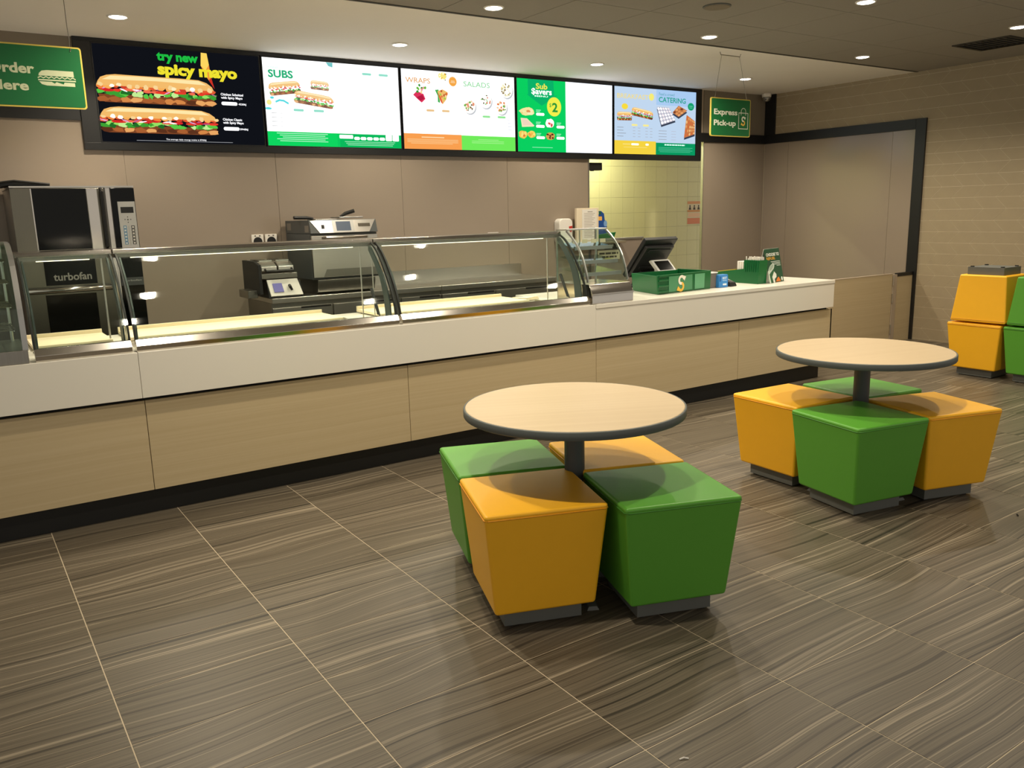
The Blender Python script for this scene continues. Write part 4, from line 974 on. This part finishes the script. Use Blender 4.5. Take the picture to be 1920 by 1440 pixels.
for dx, dz in ((0, 0.018), (0, -0.020), (-0.019, 0), (0.019, 0)): p.ell(1.473+dx, 1.524+dz, 0.004, 0.004, (30, 30, 30), 6)
p.ell(1.473, 1.523, 0.006, 0.006, (90, 90, 86), 10); p.rect(1.473, 1.4745, 1.340, 1.480, (110, 108, 100))
for k in range(6):
    z = 1.470-k*0.0225
    p.rect(1.438, 1.459, z-0.010, z+0.011, (60, 120, 160)); p.rect(1.442, 1.455, z-0.006, z+0.006, (200, 208, 204))
    p.rect(1.490, 1.513, z-0.010, z+0.011, (30, 30, 28)); p.rect(1.495, 1.508, z-0.006, z+0.006, (206, 204, 196))
p.build('keys', c)
obj('maker_plate', box(1.384, OX1-0.002, OY-0.009, OY-0.005, 1.055, 1.112), 'grey_dark', c)
Pic((0, OY-0.009, 0)).text('Turbofan', 1.395, 1.520, 1.085, 0.012, (170, 170, 166), 0.01).build('lettering', c)
for x in (OX0+0.06, OX1-0.06):
    for y in (OY+0.08, 5.12): obj('foot', MB().tube([(x, y, 0), (x, y, 0.12)], 0.025, 8), 'steel_dark', t)
t = thing('baking_tray', 'dark mesh baking tray lying crooked on top of the oven', 'tray', (0.85, 4.7, 1.76))
pts = [(1.010, 1.763), (0.985, 1.782), (0.80, 1.795), (0.70, 1.780), (0.60, 1.700), (0.60, 1.672), (0.725, 1.762), (0.80, 1.768)]
obj('sheet', MB().prism(pts, 4.48, 4.98, 'y'), 'black_plastic', t)
obj('rim', MB().tube([(1.008, 4.47, 1.772), (0.80, 4.47, 1.795), (0.70, 4.47, 1.782), (0.60, 4.47, 1.69)], 0.008, 6), 'handle_black', t)

# dispensers and paper at the end of the bench
t = thing('soap_dispenser', 'white wall soap dispenser with a red shield mark', 'dispenser', (5.96, YB, 1.2))
pts = rounded(5.872, 6.052, 1.16, 1.430, 0.05)
obj('body', MB().prism(pts, YB-0.10, YB-0.001, 'y'), 'white_plastic', t, bevel=0.012, seg=3)
obj('shield', MB().prism([(6.000, 1.345), (6.045, 1.350), (6.045, 1.305), (6.026, 1.280), (6.004, 1.300)], YB-0.103, YB-0.100, 'y'), 'red_plastic', t)
obj('push_bar', box(5.89, 6.03, YB-0.112, YB-0.099, 1.165, 1.215), 'white_plastic', t, bevel=0.004)
t = thing('notice_folder', 'pale notice folder with lines of print standing on the shelf', 'notice', (6.26, 5.13, 1.2))
obj('folder', box(6.105, 6.415, 5.115, 5.150, 1.165, 1.535), 'paper', t, bevel=0.003)
obj('sheet', box(6.180, 6.385, 5.111, 5.115, 1.185, 1.520), 'white_plastic', t)
p = Pic((0, 5.111, 0)); p.rect(6.255, 6.325, 1.492, 1.498, (120, 110, 100))
for k in range(16): p.rect(6.205, 6.36-0.02*(k % 3), 1.475-k*0.017, 1.479-k*0.017, (150, 140, 128))
p.build('print_lines', t)
t = thing('low_partition', 'low brown partition standing in the opening with warning labels', 'partition', (6.75, YB, 0))
obj('panel', box(6.37, 7.142, YB-0.030, YB+0.02, 0, 1.172), 'partition', t)
obj('cap', box(6.365, 7.150, YB-0.040, YB+0.03, 1.172, 1.196), 'aluminium', t, bevel=0.003)
obj('shelf', box(6.06, 6.80, 5.09, YB-0.032, 1.140, 1.163), 'steel', t)
k = obj('warning_label', box(6.56, 6.785, YB-0.034, YB-0.030, 1.070, 1.150), 'black_plastic', t)
Pic((6.56, YB-0.034, 1.07)).rect(0.02, 0.05, 0.03, 0.055, (200, 196, 186)).rect(0.06, 0.09, 0.03, 0.055, (200, 196, 186)).rect(0.10, 0.13, 0.03, 0.055, (200, 196, 186)).text('E', 0.175, 0.200, 0.022, 0.042, (236, 232, 222), 0.02).build('lettering', k)
k = obj('warning_label', box(6.46, 6.785, YB-0.034, YB-0.030, 0.955, 1.060), 'paper', t)
p = Pic((6.46, YB-0.034, 0.955)); dashes(p, 0.02, 0.30, 0.060, 0.022, (70, 64, 58), 6); dashes(p, 0.06, 0.29, 0.022, 0.020, (84, 78, 70), 7); p.build('print_lines', k)
t = thing('card_stand', 'blue upright display card with an orange patch in a small green box', 'display stand', (6.55, 5.20, 1.196))
obj('card', MB().prism([(6.40, 1.20), (6.40, 1.485), (6.42, 1.497), (6.53, 1.500), (6.575, 1.470), (6.585, 1.40), (6.61, 1.36), (6.625, 1.28), (6.60, 1.20)], YB-0.006, YB+0.006, 'y'), 'blue_card', t)
p = Pic((0, YB-0.006, 0)); p.rect(6.40, 6.53, 1.462, 1.494, (20, 90, 60)).text('ABLE', 6.43, 6.50, 1.468, 0.020, (230, 236, 230), 0.02).pill(6.455, 6.545, 1.395, 1.440, (240, 180, 90), r=0.008).ell(6.595, 1.36, 0.026, 0.036, (120, 160, 210), 14).ell(6.44, 1.36, 0.012, 0.012, (220, 230, 240), 8); p.build('card_print', t)
obj('box', MB().hexa([(6.43, YB-0.035, 1.197), (6.70, YB-0.035, 1.197), (6.70, YB+0.025, 1.197), (6.43, YB+0.025, 1.197)], [(6.42, YB-0.04, 1.235), (6.725, YB-0.04, 1.262), (6.725, YB+0.03, 1.262), (6.42, YB+0.03, 1.235)]), 'bin_green', t, bevel=0.003)
t = thing('wall_speaker', 'small black speaker hung in the top corner of the opening', 'speaker', (6.48, 5.30, 1.93))
obj('cabinet', box(6.372, 6.575, 5.24, 5.33, 1.945, 2.028), 'black_plastic', t, bevel=0.006)
obj('bracket', MB().tube([(6.42, 5.29, 2.028), (6.42, 5.29, 2.10), (6.37, 5.29, 2.10)], 0.008, 6), 'black_plastic', t)
obj('logo_plate', box(6.40, 6.45, 5.236, 5.241, 1.935, 1.952), 'black_plastic', t)
t = thing('food_safety_poster', 'orange and cream poster with three small figures on the tiled wall', 'poster', (9.19, YN, 1.28))
obj('sheet', box(9.055, 9.325, YN-0.004, YN-0.001, 1.285, 1.605), 'paper', t)
p = Pic((9.055, YN-0.004, 1.285)); p.rect(0.0, 0.27, 0.28, 0.315, (226, 160, 110)).rect(0.0, 0.27, 0.17, 0.195, (214, 150, 90)).rect(0, 0.27, 0.005, 0.085, (226, 140, 104)).rect(0.02, 0.25, 0.10, 0.155, (240, 200, 168))
for k in range(3): p.ell(0.05+0.085*k, 0.250, 0.013, 0.014, (60, 46, 36), 10).poly([(0.025+0.085*k, 0.20), (0.075+0.085*k, 0.20), (0.065+0.085*k, 0.235), (0.035+0.085*k, 0.235)], (70, 54, 40))
p.build('poster_print', t)

# ------------------------------------------------------------------ things on the register counter
ZR = 0.868
t = thing('green_bin', 'green plastic bin with the two-colour arrow logo on the counter', 'bin', (5.1, 2.68, ZR))
def rim(x0, x1, y0, y1): return [(x0, y0), (x1, y0), (x1, y1), (x0, y1)]
b0 = [(4.795, 2.483), (5.425, 2.540), (5.400, 2.880), (4.890, 2.870)]; b1 = [(4.775, 2.475), (5.420, 2.530), (5.412, 2.888), (4.882, 2.880)]
for (a, b) in ((0, 1), (1, 2), (2, 3), (3, 0)):
    P0, P1, Q0, Q1 = b0[a], b0[b], b1[a], b1[b]
    d = Vector((P1[0]-P0[0], P1[1]-P0[1])).normalized(); nx, ny = -d.y*0.012, d.x*0.012
    zt = {0: ZR+0.146, 1: ZR+0.148, 2: ZR+0.140, 3: ZR+0.142}[a]
    obj('wall', MB().hexa([(P0[0], P0[1], ZR+0.001), (P1[0], P1[1], ZR+0.001), (P1[0]+nx, P1[1]+ny, ZR+0.001), (P0[0]+nx, P0[1]+ny, ZR+0.001)],
                          [(Q0[0], Q0[1], zt), (Q1[0], Q1[1], zt), (Q1[0]+nx, Q1[1]+ny, zt), (Q0[0]+nx, Q0[1]+ny, zt)]), 'bin_green', t, bevel=0.003)
obj('bottom', MB().prism([(4.81, 2.497), (5.412, 2.551), (5.39, 2.868), (4.90, 2.858)], ZR+0.001, ZR+0.010, 'z'), 'bin_green', t)
for z in (0.012, 0.055, 0.098, 0.132): obj('front_rib', MB().hexa([(4.792, 2.468, ZR+z), (4.90, 2.478, ZR+z), (4.90, 2.496, ZR+z), (4.792, 2.488, ZR+z)], [(4.792, 2.466, ZR+z+0.014), (4.90, 2.476, ZR+z+0.014), (4.90, 2.494, ZR+z+0.014), (4.792, 2.486, ZR+z+0.014)]), 'bin_green', t, bevel=0.002)
ty = Vector((0, -0.010, 0.146)).normalized()
org = Vector((4.790, 2.4825, ZR+0.0)) - Vector((0, 0.146, 0.010)).normalized()*0.001
ux_b = tuple(Vector((0.630, 0.057, 0)).normalized())
p = Pic(org, ux_b, tuple(ty), base=0.002); p.poly([(0.125, 0.012), (0.405, 0.012), (0.395, 0.132), (0.115, 0.132)], (72, 140, 98)); p.poly([(0.435, 0.012), (0.555, 0.014), (0.550, 0.132), (0.425, 0.132)], (92, 160, 118))
p.build('label_sheet', t)
p = Pic(org, ux_b, tuple(ty), base=0.0035); logo(p, 0.265, 0.070, 0.118); p.build('logo', t)

t = thing('register_terminal', 'black register touch screen seen from behind, leaning over the bin', 'register', (5.2, 3.05, ZR))
def tilt(u, v, d):   # u along x, v up the tilted back (0..1), d outward towards the customer
    a = Vector((0, 3.13, 0.955)); b = Vector((0, 2.87, 1.262)); r = a+(b-a)*v
    n = Vector((0, -(b-a).z, (b-a).y)).normalized()
    return (u, r.y+n.y*d, r.z+n.z*d)
def tbox(u0, u1, v0, v1, d0, d1, tp=0.0):
    return MB().hexa([tilt(u0, v0, d1), tilt(u1, v0, d1), tilt(u1, v0, d0), tilt(u0, v0, d0)], [tilt(u0+tp, v1, d1), tilt(u1-tp, v1, d1), tilt(u1, v1, d0), tilt(u0, v1, d0)])
obj('screen_shell', tbox(5.030, 5.390, 0.0, 1.0, -0.035, 0.0), 'black_plastic', t, bevel=0.006)
obj('rear_cover', tbox(5.050, 5.372, 0.05, 0.86, 0.0, 0.030, 0.012), 'black_plastic', t, bevel=0.006)
obj('rear_ridge', tbox(5.090, 5.335, 0.30, 0.36, 0.030, 0.040), 'black_plastic', t, bevel=0.003)
obj('rear_ridge', tbox(5.090, 5.335, 0.74, 0.80, 0.030, 0.038), 'black_plastic', t, bevel=0.003)
for u in (5.075, 5.20): obj('screw_cap', tbox(u, u+0.03, 0.10, 0.15, 0.030, 0.036), 'grey_dark', t)
obj('display', tbox(5.045, 5.375, 0.03, 0.97, -0.037, -0.035), 'black_glass', t)
obj('stand', MB().prism([(3.02, ZR+0.001), (3.00, ZR+0.10), (3.06, ZR+0.16), (3.12, ZR+0.14), (3.16, ZR+0.001)], 5.13, 5.36, 'x'), 'black_plastic', t, bevel=0.005)
obj('foot_plate', box(5.06, 5.43, 2.93, 3.22, ZR+0.001, ZR+0.016), 'black_plastic', t, bevel=0.004)
t = thing('customer_display', 'small silver framed price display tilted towards the customer', 'display', (5.28, 2.93, ZR))
def cdq(u, v, d): return (5.150+u*0.205+v*-0.0+(1-v)*0.045, 2.900+v*0.055-d, 0.992+v*0.098+d*0.5)
obj('frame', MB().hexa([cdq(0, 0, 0.012), cdq(1, 0, 0.012), cdq(1, 0, -0.012), cdq(0, 0, -0.012)], [cdq(0, 1, 0.012), cdq(1, 1, 0.012), cdq(1, 1, -0.012), cdq(0, 1, -0.012)]), 'silver_plastic', t, bevel=0.003)
obj('glass', MB().hexa([cdq(0.12, 0.14, 0.0135), cdq(0.9, 0.14, 0.0135), cdq(0.9, 0.14, 0.011), cdq(0.12, 0.14, 0.011)], [cdq(0.12, 0.88, 0.0135), cdq(0.9, 0.88, 0.0135), cdq(0.9, 0.88, 0.011), cdq(0.12, 0.88, 0.011)]), 'black_glass', t)
obj('neck', MB().tube([(5.24, 2.96, 1.06), (5.235, 2.97, 0.98), (5.235, 2.975, ZR+0.001)], 0.016, 8), 'silver_plastic', t)
obj('foot', box(5.17, 5.31, 2.91, 2.925+0.1, ZR+0.001, ZR+0.010), 'silver_plastic', t)

t = thing('grey_box', 'small dark grey box between the green bin and the blue packet', 'box', (5.49, 2.63, ZR))
obj('carton', box(5.442, 5.525, 2.56, 2.70, ZR+0.001, ZR+0.118), 'grey_box', t, bevel=0.003); obj('lid', box(5.438, 5.528, 2.556, 2.704, ZR+0.118, ZR+0.126), 'white_plastic', t)
t = thing('blue_packet', 'small bright blue packet with white print on the counter', 'packet', (5.57, 2.55, ZR))
obj('carton', box(5.512, 5.618, 2.528, 2.585, ZR+0.001, ZR+0.098), 'blue_box', t, bevel=0.003); obj('lid', box(5.515, 5.615, 2.530, 2.583, ZR+0.098, ZR+0.104), 'blue_box', t, bevel=0.002)
p = Pic((5.512, 2.528, ZR)); p.rect(0.004, 0.022, 0.05, 0.09, (30, 90, 160)).text('BEST', 0.040, 0.092, 0.068, 0.018, (220, 236, 248), 0.02).rect(0.04, 0.09, 0.055, 0.060, (180, 214, 240)).pill(0.044, 0.090, 0.018, 0.032, (226, 240, 250)); p.build('packet_print', t)
t = thing('card_reader', 'small black card reader lying beside the blue packet', 'card reader', (5.70, 2.57, ZR))
obj('body', MB().hexa([(5.645, 2.52, ZR+0.001), (5.735, 2.53, ZR+0.001), (5.735, 2.66, ZR+0.001), (5.645, 2.65, ZR+0.001)], [(5.640, 2.53, ZR+0.040), (5.722, 2.54, ZR+0.034), (5.730, 2.66, ZR+0.060), (5.645, 2.65, ZR+0.062)]), 'black_plastic', t, bevel=0.008, seg=3)
obj('receipt_slot', box(5.66, 5.71, 2.60, 2.63, ZR+0.058, ZR+0.066), 'grey_dark', t)

t = thing('straw_caddy', 'green counter caddy with a tall bin and a low sloping tray', 'caddy', (6.03, 2.75, ZR))
prf = [(2.515, ZR+0.001), (2.505, 1.066), (2.668, 1.066), (2.668, 0.990), (2.975, 0.952), (2.975, 0.934), (2.745, ZR+0.001)]
for xa in (5.968, 6.066): obj('side_panel', MB().prism(prf, xa, xa+0.006, 'x'), 'bin_green', t)
obj('bin_front', MB().hexa([(5.974, 2.515, ZR+0.001), (6.066, 2.515, ZR+0.001), (6.066, 2.521, ZR+0.001), (5.974, 2.521, ZR+0.001)], [(5.974, 2.505, 1.066), (6.066, 2.505, 1.066), (6.066, 2.511, 1.066), (5.974, 2.511, 1.066)]), 'bin_green', t)
obj('bin_back', box(5.974, 6.066, 2.662, 2.668, ZR+0.02, 1.066), 'bin_green', t)
for k in range(7): obj('flute', MB().tube([(5.966, 2.525+k*0.021, ZR+0.10), (5.966, 2.522+k*0.022, 1.064)], 0.005, 6), 'bin_green', t)
obj('tray_floor', MB().hexa([(5.974, 2.668, 0.972), (6.066, 2.668, 0.972), (6.066, 2.975, 0.935), (5.974, 2.975, 0.935)], [(5.974, 2.668, 0.978), (6.066, 2.668, 0.978), (6.066, 2.975, 0.942), (5.974, 2.975, 0.942)]), 'bin_green', t)
obj('underside', box(5.974, 6.066, 2.516, 2.745, ZR+0.001, ZR+0.008), 'bin_green', t)
B = MB(); rn = random.Random(9)
for k in range(60):
    x = rn.uniform(5.982, 6.058); y = rn.uniform(2.528, 2.655)
    B.tube([(x, y, 0.90), (x+rn.uniform(-0.006, 0.006), y+rn.uniform(-0.008, 0.008), 1.078+rn.uniform(0, 0.018))], 0.0048, 6)
o = obj('paper_straws', B, 'white_plastic'); tag(o, 'tight bunch of white paper straws standing in the green caddy', 'straws', kind='stuff')
t = thing('napkin_stack', 'upright stack of white napkins in the caddy behind the straws', 'napkins', (6.03, 2.72, 0.98))
for k in range(3): obj('napkin', box(5.980, 6.060, 2.682+k*0.024, 2.704+k*0.024, 0.975-k*0.003, 1.052), 'white_plastic', t, bevel=0.003)
t = thing('yellow_cards', 'flat yellow card pack lying in the low caddy tray', 'cards', (6.03, 2.87, 0.955))
obj('pack', MB().hexa([(5.978, 2.77, 0.968), (6.062, 2.77, 0.968), (6.062, 2.968, 0.944), (5.978, 2.968, 0.944)], [(5.978, 2.77, 0.984), (6.062, 2.77, 0.984), (6.062, 2.968, 0.960), (5.978, 2.968, 0.960)]), 'yellow_card', t)

t = thing('tent_card', 'dark green tent card reading choose to refuse with a cup picture', 'card', (6.2, 2.55, ZR))
A0, A1 = Vector((6.082, 2.485, ZR+0.001)), Vector((6.352, 2.552, ZR+0.001))
ux = (A1-A0).normalized(); bk = Vector((-ux.y, ux.x, 0)); uz = (Vector((0, 0, 0.285))+bk*0.060).normalized(); WC = (A1-A0).length
def card(o, uz, nm, m):
    q = [o, o+ux*WC, o+ux*WC+uz*0.29, o+uz*0.29]; n = ux.cross(uz)*0.002
    obj(nm, MB().hexa([tuple(q[0]), tuple(q[1]), tuple(q[1]-n), tuple(q[0]-n)], [tuple(q[3]), tuple(q[2]), tuple(q[2]-n), tuple(q[3]-n)]), m, t)
card(A0, uz, 'front_leaf', 'sign_green')
uz2 = (Vector((0, 0, 0.285))-bk*0.060).normalized(); card(A0+bk*0.124, uz2, 'rear_leaf', 'white_plastic')
p = Pic(tuple(A0), tuple(ux), tuple(uz), base=0.0008); DG = (28, 74, 50)
p.rect(0, WC, 0, 0.29, DG)
p.text('CHOOSE TO', 0.015, 0.262, 0.228, 0.026, (236, 236, 226), 0.03).text('REFUSE.', 0.015, 0.180, 0.196, 0.024, (206, 150, 50), 0.03)
for k in range(4): p.rect(0.085+(0.10 if k == 3 else 0.02*(k % 2)), 0.262, 0.176-k*0.012, 0.181-k*0.012, (200, 206, 196))
p.build('card_print', t)
p = Pic(tuple(A0), tuple(ux), tuple(uz), base=0.0022)
p.poly([(0.0, 0.0), (0.05, 0.0), (0.06, 0.07), (0.02, 0.11), (0.0, 0.10)], (206, 212, 200)).ell(0.075, 0.125, 0.068, 0.026, (190, 202, 190), 20, ang=0.42).ell(0.075, 0.130, 0.050, 0.016, (150, 168, 152), 20, ang=0.42)
p.poly([(0.02, 0.075), (0.13, 0.125), (0.11, 0.08), (0.065, 0.055), (0.055, 0.0), (0.03, 0.0)], (36, 92, 58)).poly([(0.075, 0.0), (0.065, 0.05), (0.115, 0.095), (0.15, 0.07), (0.145, 0.045), (0.105, 0.03), (0.11, 0.0)], (214, 218, 208))
p.poly([(0.12, 0.005), (0.15, 0.03), (0.185, 0.045), (0.215, 0.015), (0.215, 0.005)], (214, 120, 50)).ell(0.245, 0.025, 0.016, 0.018, (220, 224, 214), 12); p.build('cup_picture', t)

# ------------------------------------------------------------------ gate at the counter end
t = thing('counter_gate', 'low oak gate closing the gap between the counter and the wall', 'gate', (8.0, 3.1, 0))
obj('gate_panel', box(6.78, 8.865, 3.09, 3.115, 0.04, 0.752), 'oak', t, bevel=0.002)
obj('top_edge', box(6.78, 8.865, 3.088, 3.117, 0.752, 0.758), 'panel_joint', t)
h = obj('hinge_strip', box(8.872, 8.945, 3.085, 3.105, 0.02, 0.745), 'panel_joint', t)
for z in (0.10, 0.44, 0.63): obj('hinge', MB().tube([(8.868, 3.080, z), (8.868, 3.080, z+0.10)], 0.008, 8), 'steel', h)
t = thing('filler_panel', 'narrow oak filler panel with a dark cap beside the black wall frame', 'panel', (9.1, 3.1, 0))
obj('board', box(8.955, 9.245, 3.09, 3.115, 0.0, 0.722), 'oak', t)
obj('cap', box(8.950, 9.246, 3.083, 3.120, 0.722, 0.758), 'handle_black', t)

# ------------------------------------------------------------------ tables
def make_table(label, loc, rz):
    t = thing('round_table', label, 'table', loc, 'round cafe tables', rz)
    obj('table_top', MB().lathe([(0.436, 0.722), (0.441, 0.742), (0.437, 0.745), (0.0008, 0.745)], n=72), 'table_laminate', t, local=True)
    obj('edge_band', MB().add(*band(0.440, 0.4475, 0.712, 0.7440, 72)), 'edge_grey', t, local=True, smooth=True)
    obj('underside', MB().lathe([(0.10, 0.700), (0.10, 0.712), (0.440, 0.712), (0.440, 0.722), (0.0008, 0.722)], n=48), 'grey_dark', t, local=True)
    obj('pedestal', MB().lathe([(0.041, 0.03), (0.041, 0.700)], n=28), 'grey_dark', t, local=True, smooth=False)
    obj('base_hub', MB().lathe([(0.085, 0.0), (0.085, 0.018), (0.05, 0.034)], n=28), 'grey_paint', t, local=True)
    for k in range(4):
        a = k*PI/2; c, s_ = math.cos(a), math.sin(a)
        def R(x, y, z): return (x*c-y*s_, x*s_+y*c, z)
        obj('base_arm', MB().hexa([R(0.05, -0.032, 0.0), R(0.315, -0.024, 0.0), R(0.315, 0.024, 0.0), R(0.05, 0.032, 0.0)],
                                  [R(0.05, -0.026, 0.026), R(0.31, -0.016, 0.014), R(0.31, 0.016, 0.014), R(0.05, 0.026, 0.026)]), 'grey_paint', t, local=True)
    return t
def band(r0, r1, z0, z1, n):
    pr = [(r0, z0), (r1-0.002, z0), (r1, z0+0.003), (r1, z1-0.004), (r1-0.003, z1), (r0, z1)]; vs = []; fs = []
    for r, z in pr:
        for k in range(n): vs.append((r*math.cos(2*PI*k/n), r*math.sin(2*PI*k/n), z))
    m = len(pr)
    for i in range(m):
        for k in range(n): fs.append((i*n+k, i*n+(k+1) % n, ((i+1) % m)*n+(k+1) % n, ((i+1) % m)*n+k))
    return vs, fs
make_table('round pale wood table nearest to the camera with four cube stools', (2.362, 0.428, 0), math.radians(-26))
make_table('round pale wood table farther back towards the stacked stools', (4.335, 0.44, 0), math.radians(-12))

# ------------------------------------------------------------------ stools
SM = {}
def stool_parts(col):
    h0, h1 = 0.193, 0.231
    B = MB(); zb, zt = 0.072, 0.472; rows = 6
    vs = []
    for i in range(rows+1):
        t_ = i/rows; h = h0+(h1-h0)*t_; z = zb+(zt-zb)*t_
        vs += [(-h, -h, z), (h, -h, z), (h, h, z), (-h, h, z)]
    fs = [(0, 3, 2, 1)]
    for i in range(rows):
        for k in range(4): fs.append((i*4+k, i*4+(k+1) % 4, (i+1)*4+(k+1) % 4, (i+1)*4+k))
    o = rows*4
    # softly crowned top
    n = 6; gi = {}
    for a in range(n+1):
        for b in range(n+1):
            u, v = a/n*2-1, b/n*2-1
            if abs(u) == 1 and abs(v) == 1:
                gi[(a, b)] = o+{(-1, -1): 0, (1, -1): 1, (1, 1): 2, (-1, 1): 3}[(int(u), int(v))]; continue
            gi[(a, b)] = len(vs); vs.append((u*h1, v*h1, zt+0.006*(1-u*u)*(1-v*v)))
    for a in range(n):
        for b in range(n): fs.append((gi[(a, b)], gi[(a+1, b)], gi[(a+1, b+1)], gi[(a, b+1)]))
    # stitch side tops to the crowned grid edges
    fs2 = [f for f in fs if not (len(f) == 4 and f[0]//4 == rows-1 and f[0] < o and f[2] >= o and f[2] < o+4 and f[3] >= o and f[3] < o+4)]
    r0 = (rows-1)*4
    edges = [[gi[(a, 0)] for a in range(n+1)], [gi[(n, b)] for b in range(n+1)], [gi[(n-a, n)] for a in range(n+1)], [gi[(0, n-b)] for b in range(n+1)]]
    for k in range(4):
        e = edges[k]; fs2.append(tuple([r0+k, r0+(k+1) % 4]+e[::-1]))
    B.add(vs, fs2)
    h = h1+0.0012-(h1-h0)*0.05
    pz = 0.4525
    pip = MB().tube([(-h+0.012, -h, pz), (0, -h, pz), (h-0.012, -h, pz), (h, -h+0.012, pz), (h, 0, pz), (h, h-0.012, pz), (h-0.012, h, pz), (0, h, pz), (-h+0.012, h, pz), (-h, h-0.012, pz), (-h, 0, pz), (-h, -h+0.012, pz), (-h+0.012, -h, pz)], 0.0026, 6, cap=False)
    return B, pip
def make_stool(col, label, loc, ang, group, flip=False):
    t = thing('cube_stool', label, 'stool', loc, group)
    t.rotation_euler = (PI if flip else 0, 0, math.radians(ang))
    if col not in SM:
        B, pip = stool_parts(col)
        a = obj('body', B, 'vinyl_'+col, t, local=True, bevel=0.013, seg=3)
        b = obj('piping', pip, 'piping_'+col, t, local=True, smooth=True)
        if 'base' in SM: c = obj('base', SM['base'], None, t)
        else:
            c = obj('base', box(-0.150, 0.150, -0.150, 0.150, 0.008, 0.076), 'grey_paint', t, local=True); SM['base'] = c.data
        SM[col] = (a, b, c)
    else:
        for src in SM[col]:
            n = src.copy(); C.objects.link(n); n.parent = t
    for dx in (-1, 1):
        for dy in (-1, 1):
            if 'glide' in SM: g = obj('glide', SM['glide'], None, t)
            else: g = obj('glide', MB().lathe([(0.016, 0.0), (0.016, 0.008)], n=10), 'black_plastic', t, local=True); SM['glide'] = g.data
            g.location = (dx*0.125, dy*0.125, 0)
    return t
G1 = 'stools around the near table'; G2 = 'stools around the far table'; G3 = 'stacked stools by the wall'
make_stool('yellow', 'yellow cube stool in front of the near table, facing the camera', (2.063, 0.322, 0), -19.5, G1)
make_stool('green', 'green cube stool in front of the near table, beside the front yellow one', (2.500, 0.081, 0), -19.5, G1)
make_stool('green', 'green cube stool at the near table on the counter side, behind the yellow one', (2.224, 0.773, 0), -19.5, G1)
make_stool('yellow', 'yellow cube stool tucked behind the post of the near table', (2.660, 0.530, 0), -19.5, G1)
make_stool('green', 'green cube stool at the front corner of the far table', (4.054, 0.264, 0), -11, G2)
make_stool('yellow', 'yellow cube stool at the far table on the counter side', (4.168, 0.752, 0), -3, G2)
make_stool('yellow', 'yellow cube stool at the far table on the side away from the counter', (4.539, 0.158, 0), -17, G2)
make_stool('green', 'green cube stool tucked behind the post of the far table', (4.650, 0.648, 0), -9, G2)
make_stool('yellow', 'yellow cube stool standing upright at the bottom of the yellow stack', (7.845, 1.550, 0), 0, G3)
make_stool('yellow', 'yellow cube stool upside down on top of the yellow stack', (7.850, 1.530, 0.959), 1.5, G3, True)
make_stool('green', 'green cube stool standing upright at the bottom of the green stack', (7.850, 1.075, 0), 0, G3)
make_stool('green', 'green cube stool upside down on top of the green stack', (7.850, 1.050, 0.959), -1, G3, True)

# crumbs on the floor
t = tag(obj('floor_scrap', MB().tube([(4.495, -0.335, 0.004), (4.502, -0.325, 0.006), (4.512, -0.323, 0.004)], 0.003, 6), 'crumb_dark'), 'tiny dark scrap on the floor near the far table', 'scrap')
t = tag(obj('floor_scrap', MB().tube([(1.845, -0.690, 0.003), (1.858, -0.693, 0.005), (1.868, -0.702, 0.003)], 0.002, 6), 'white_plastic'), 'tiny white scrap on the floor near the bottom edge', 'scrap')
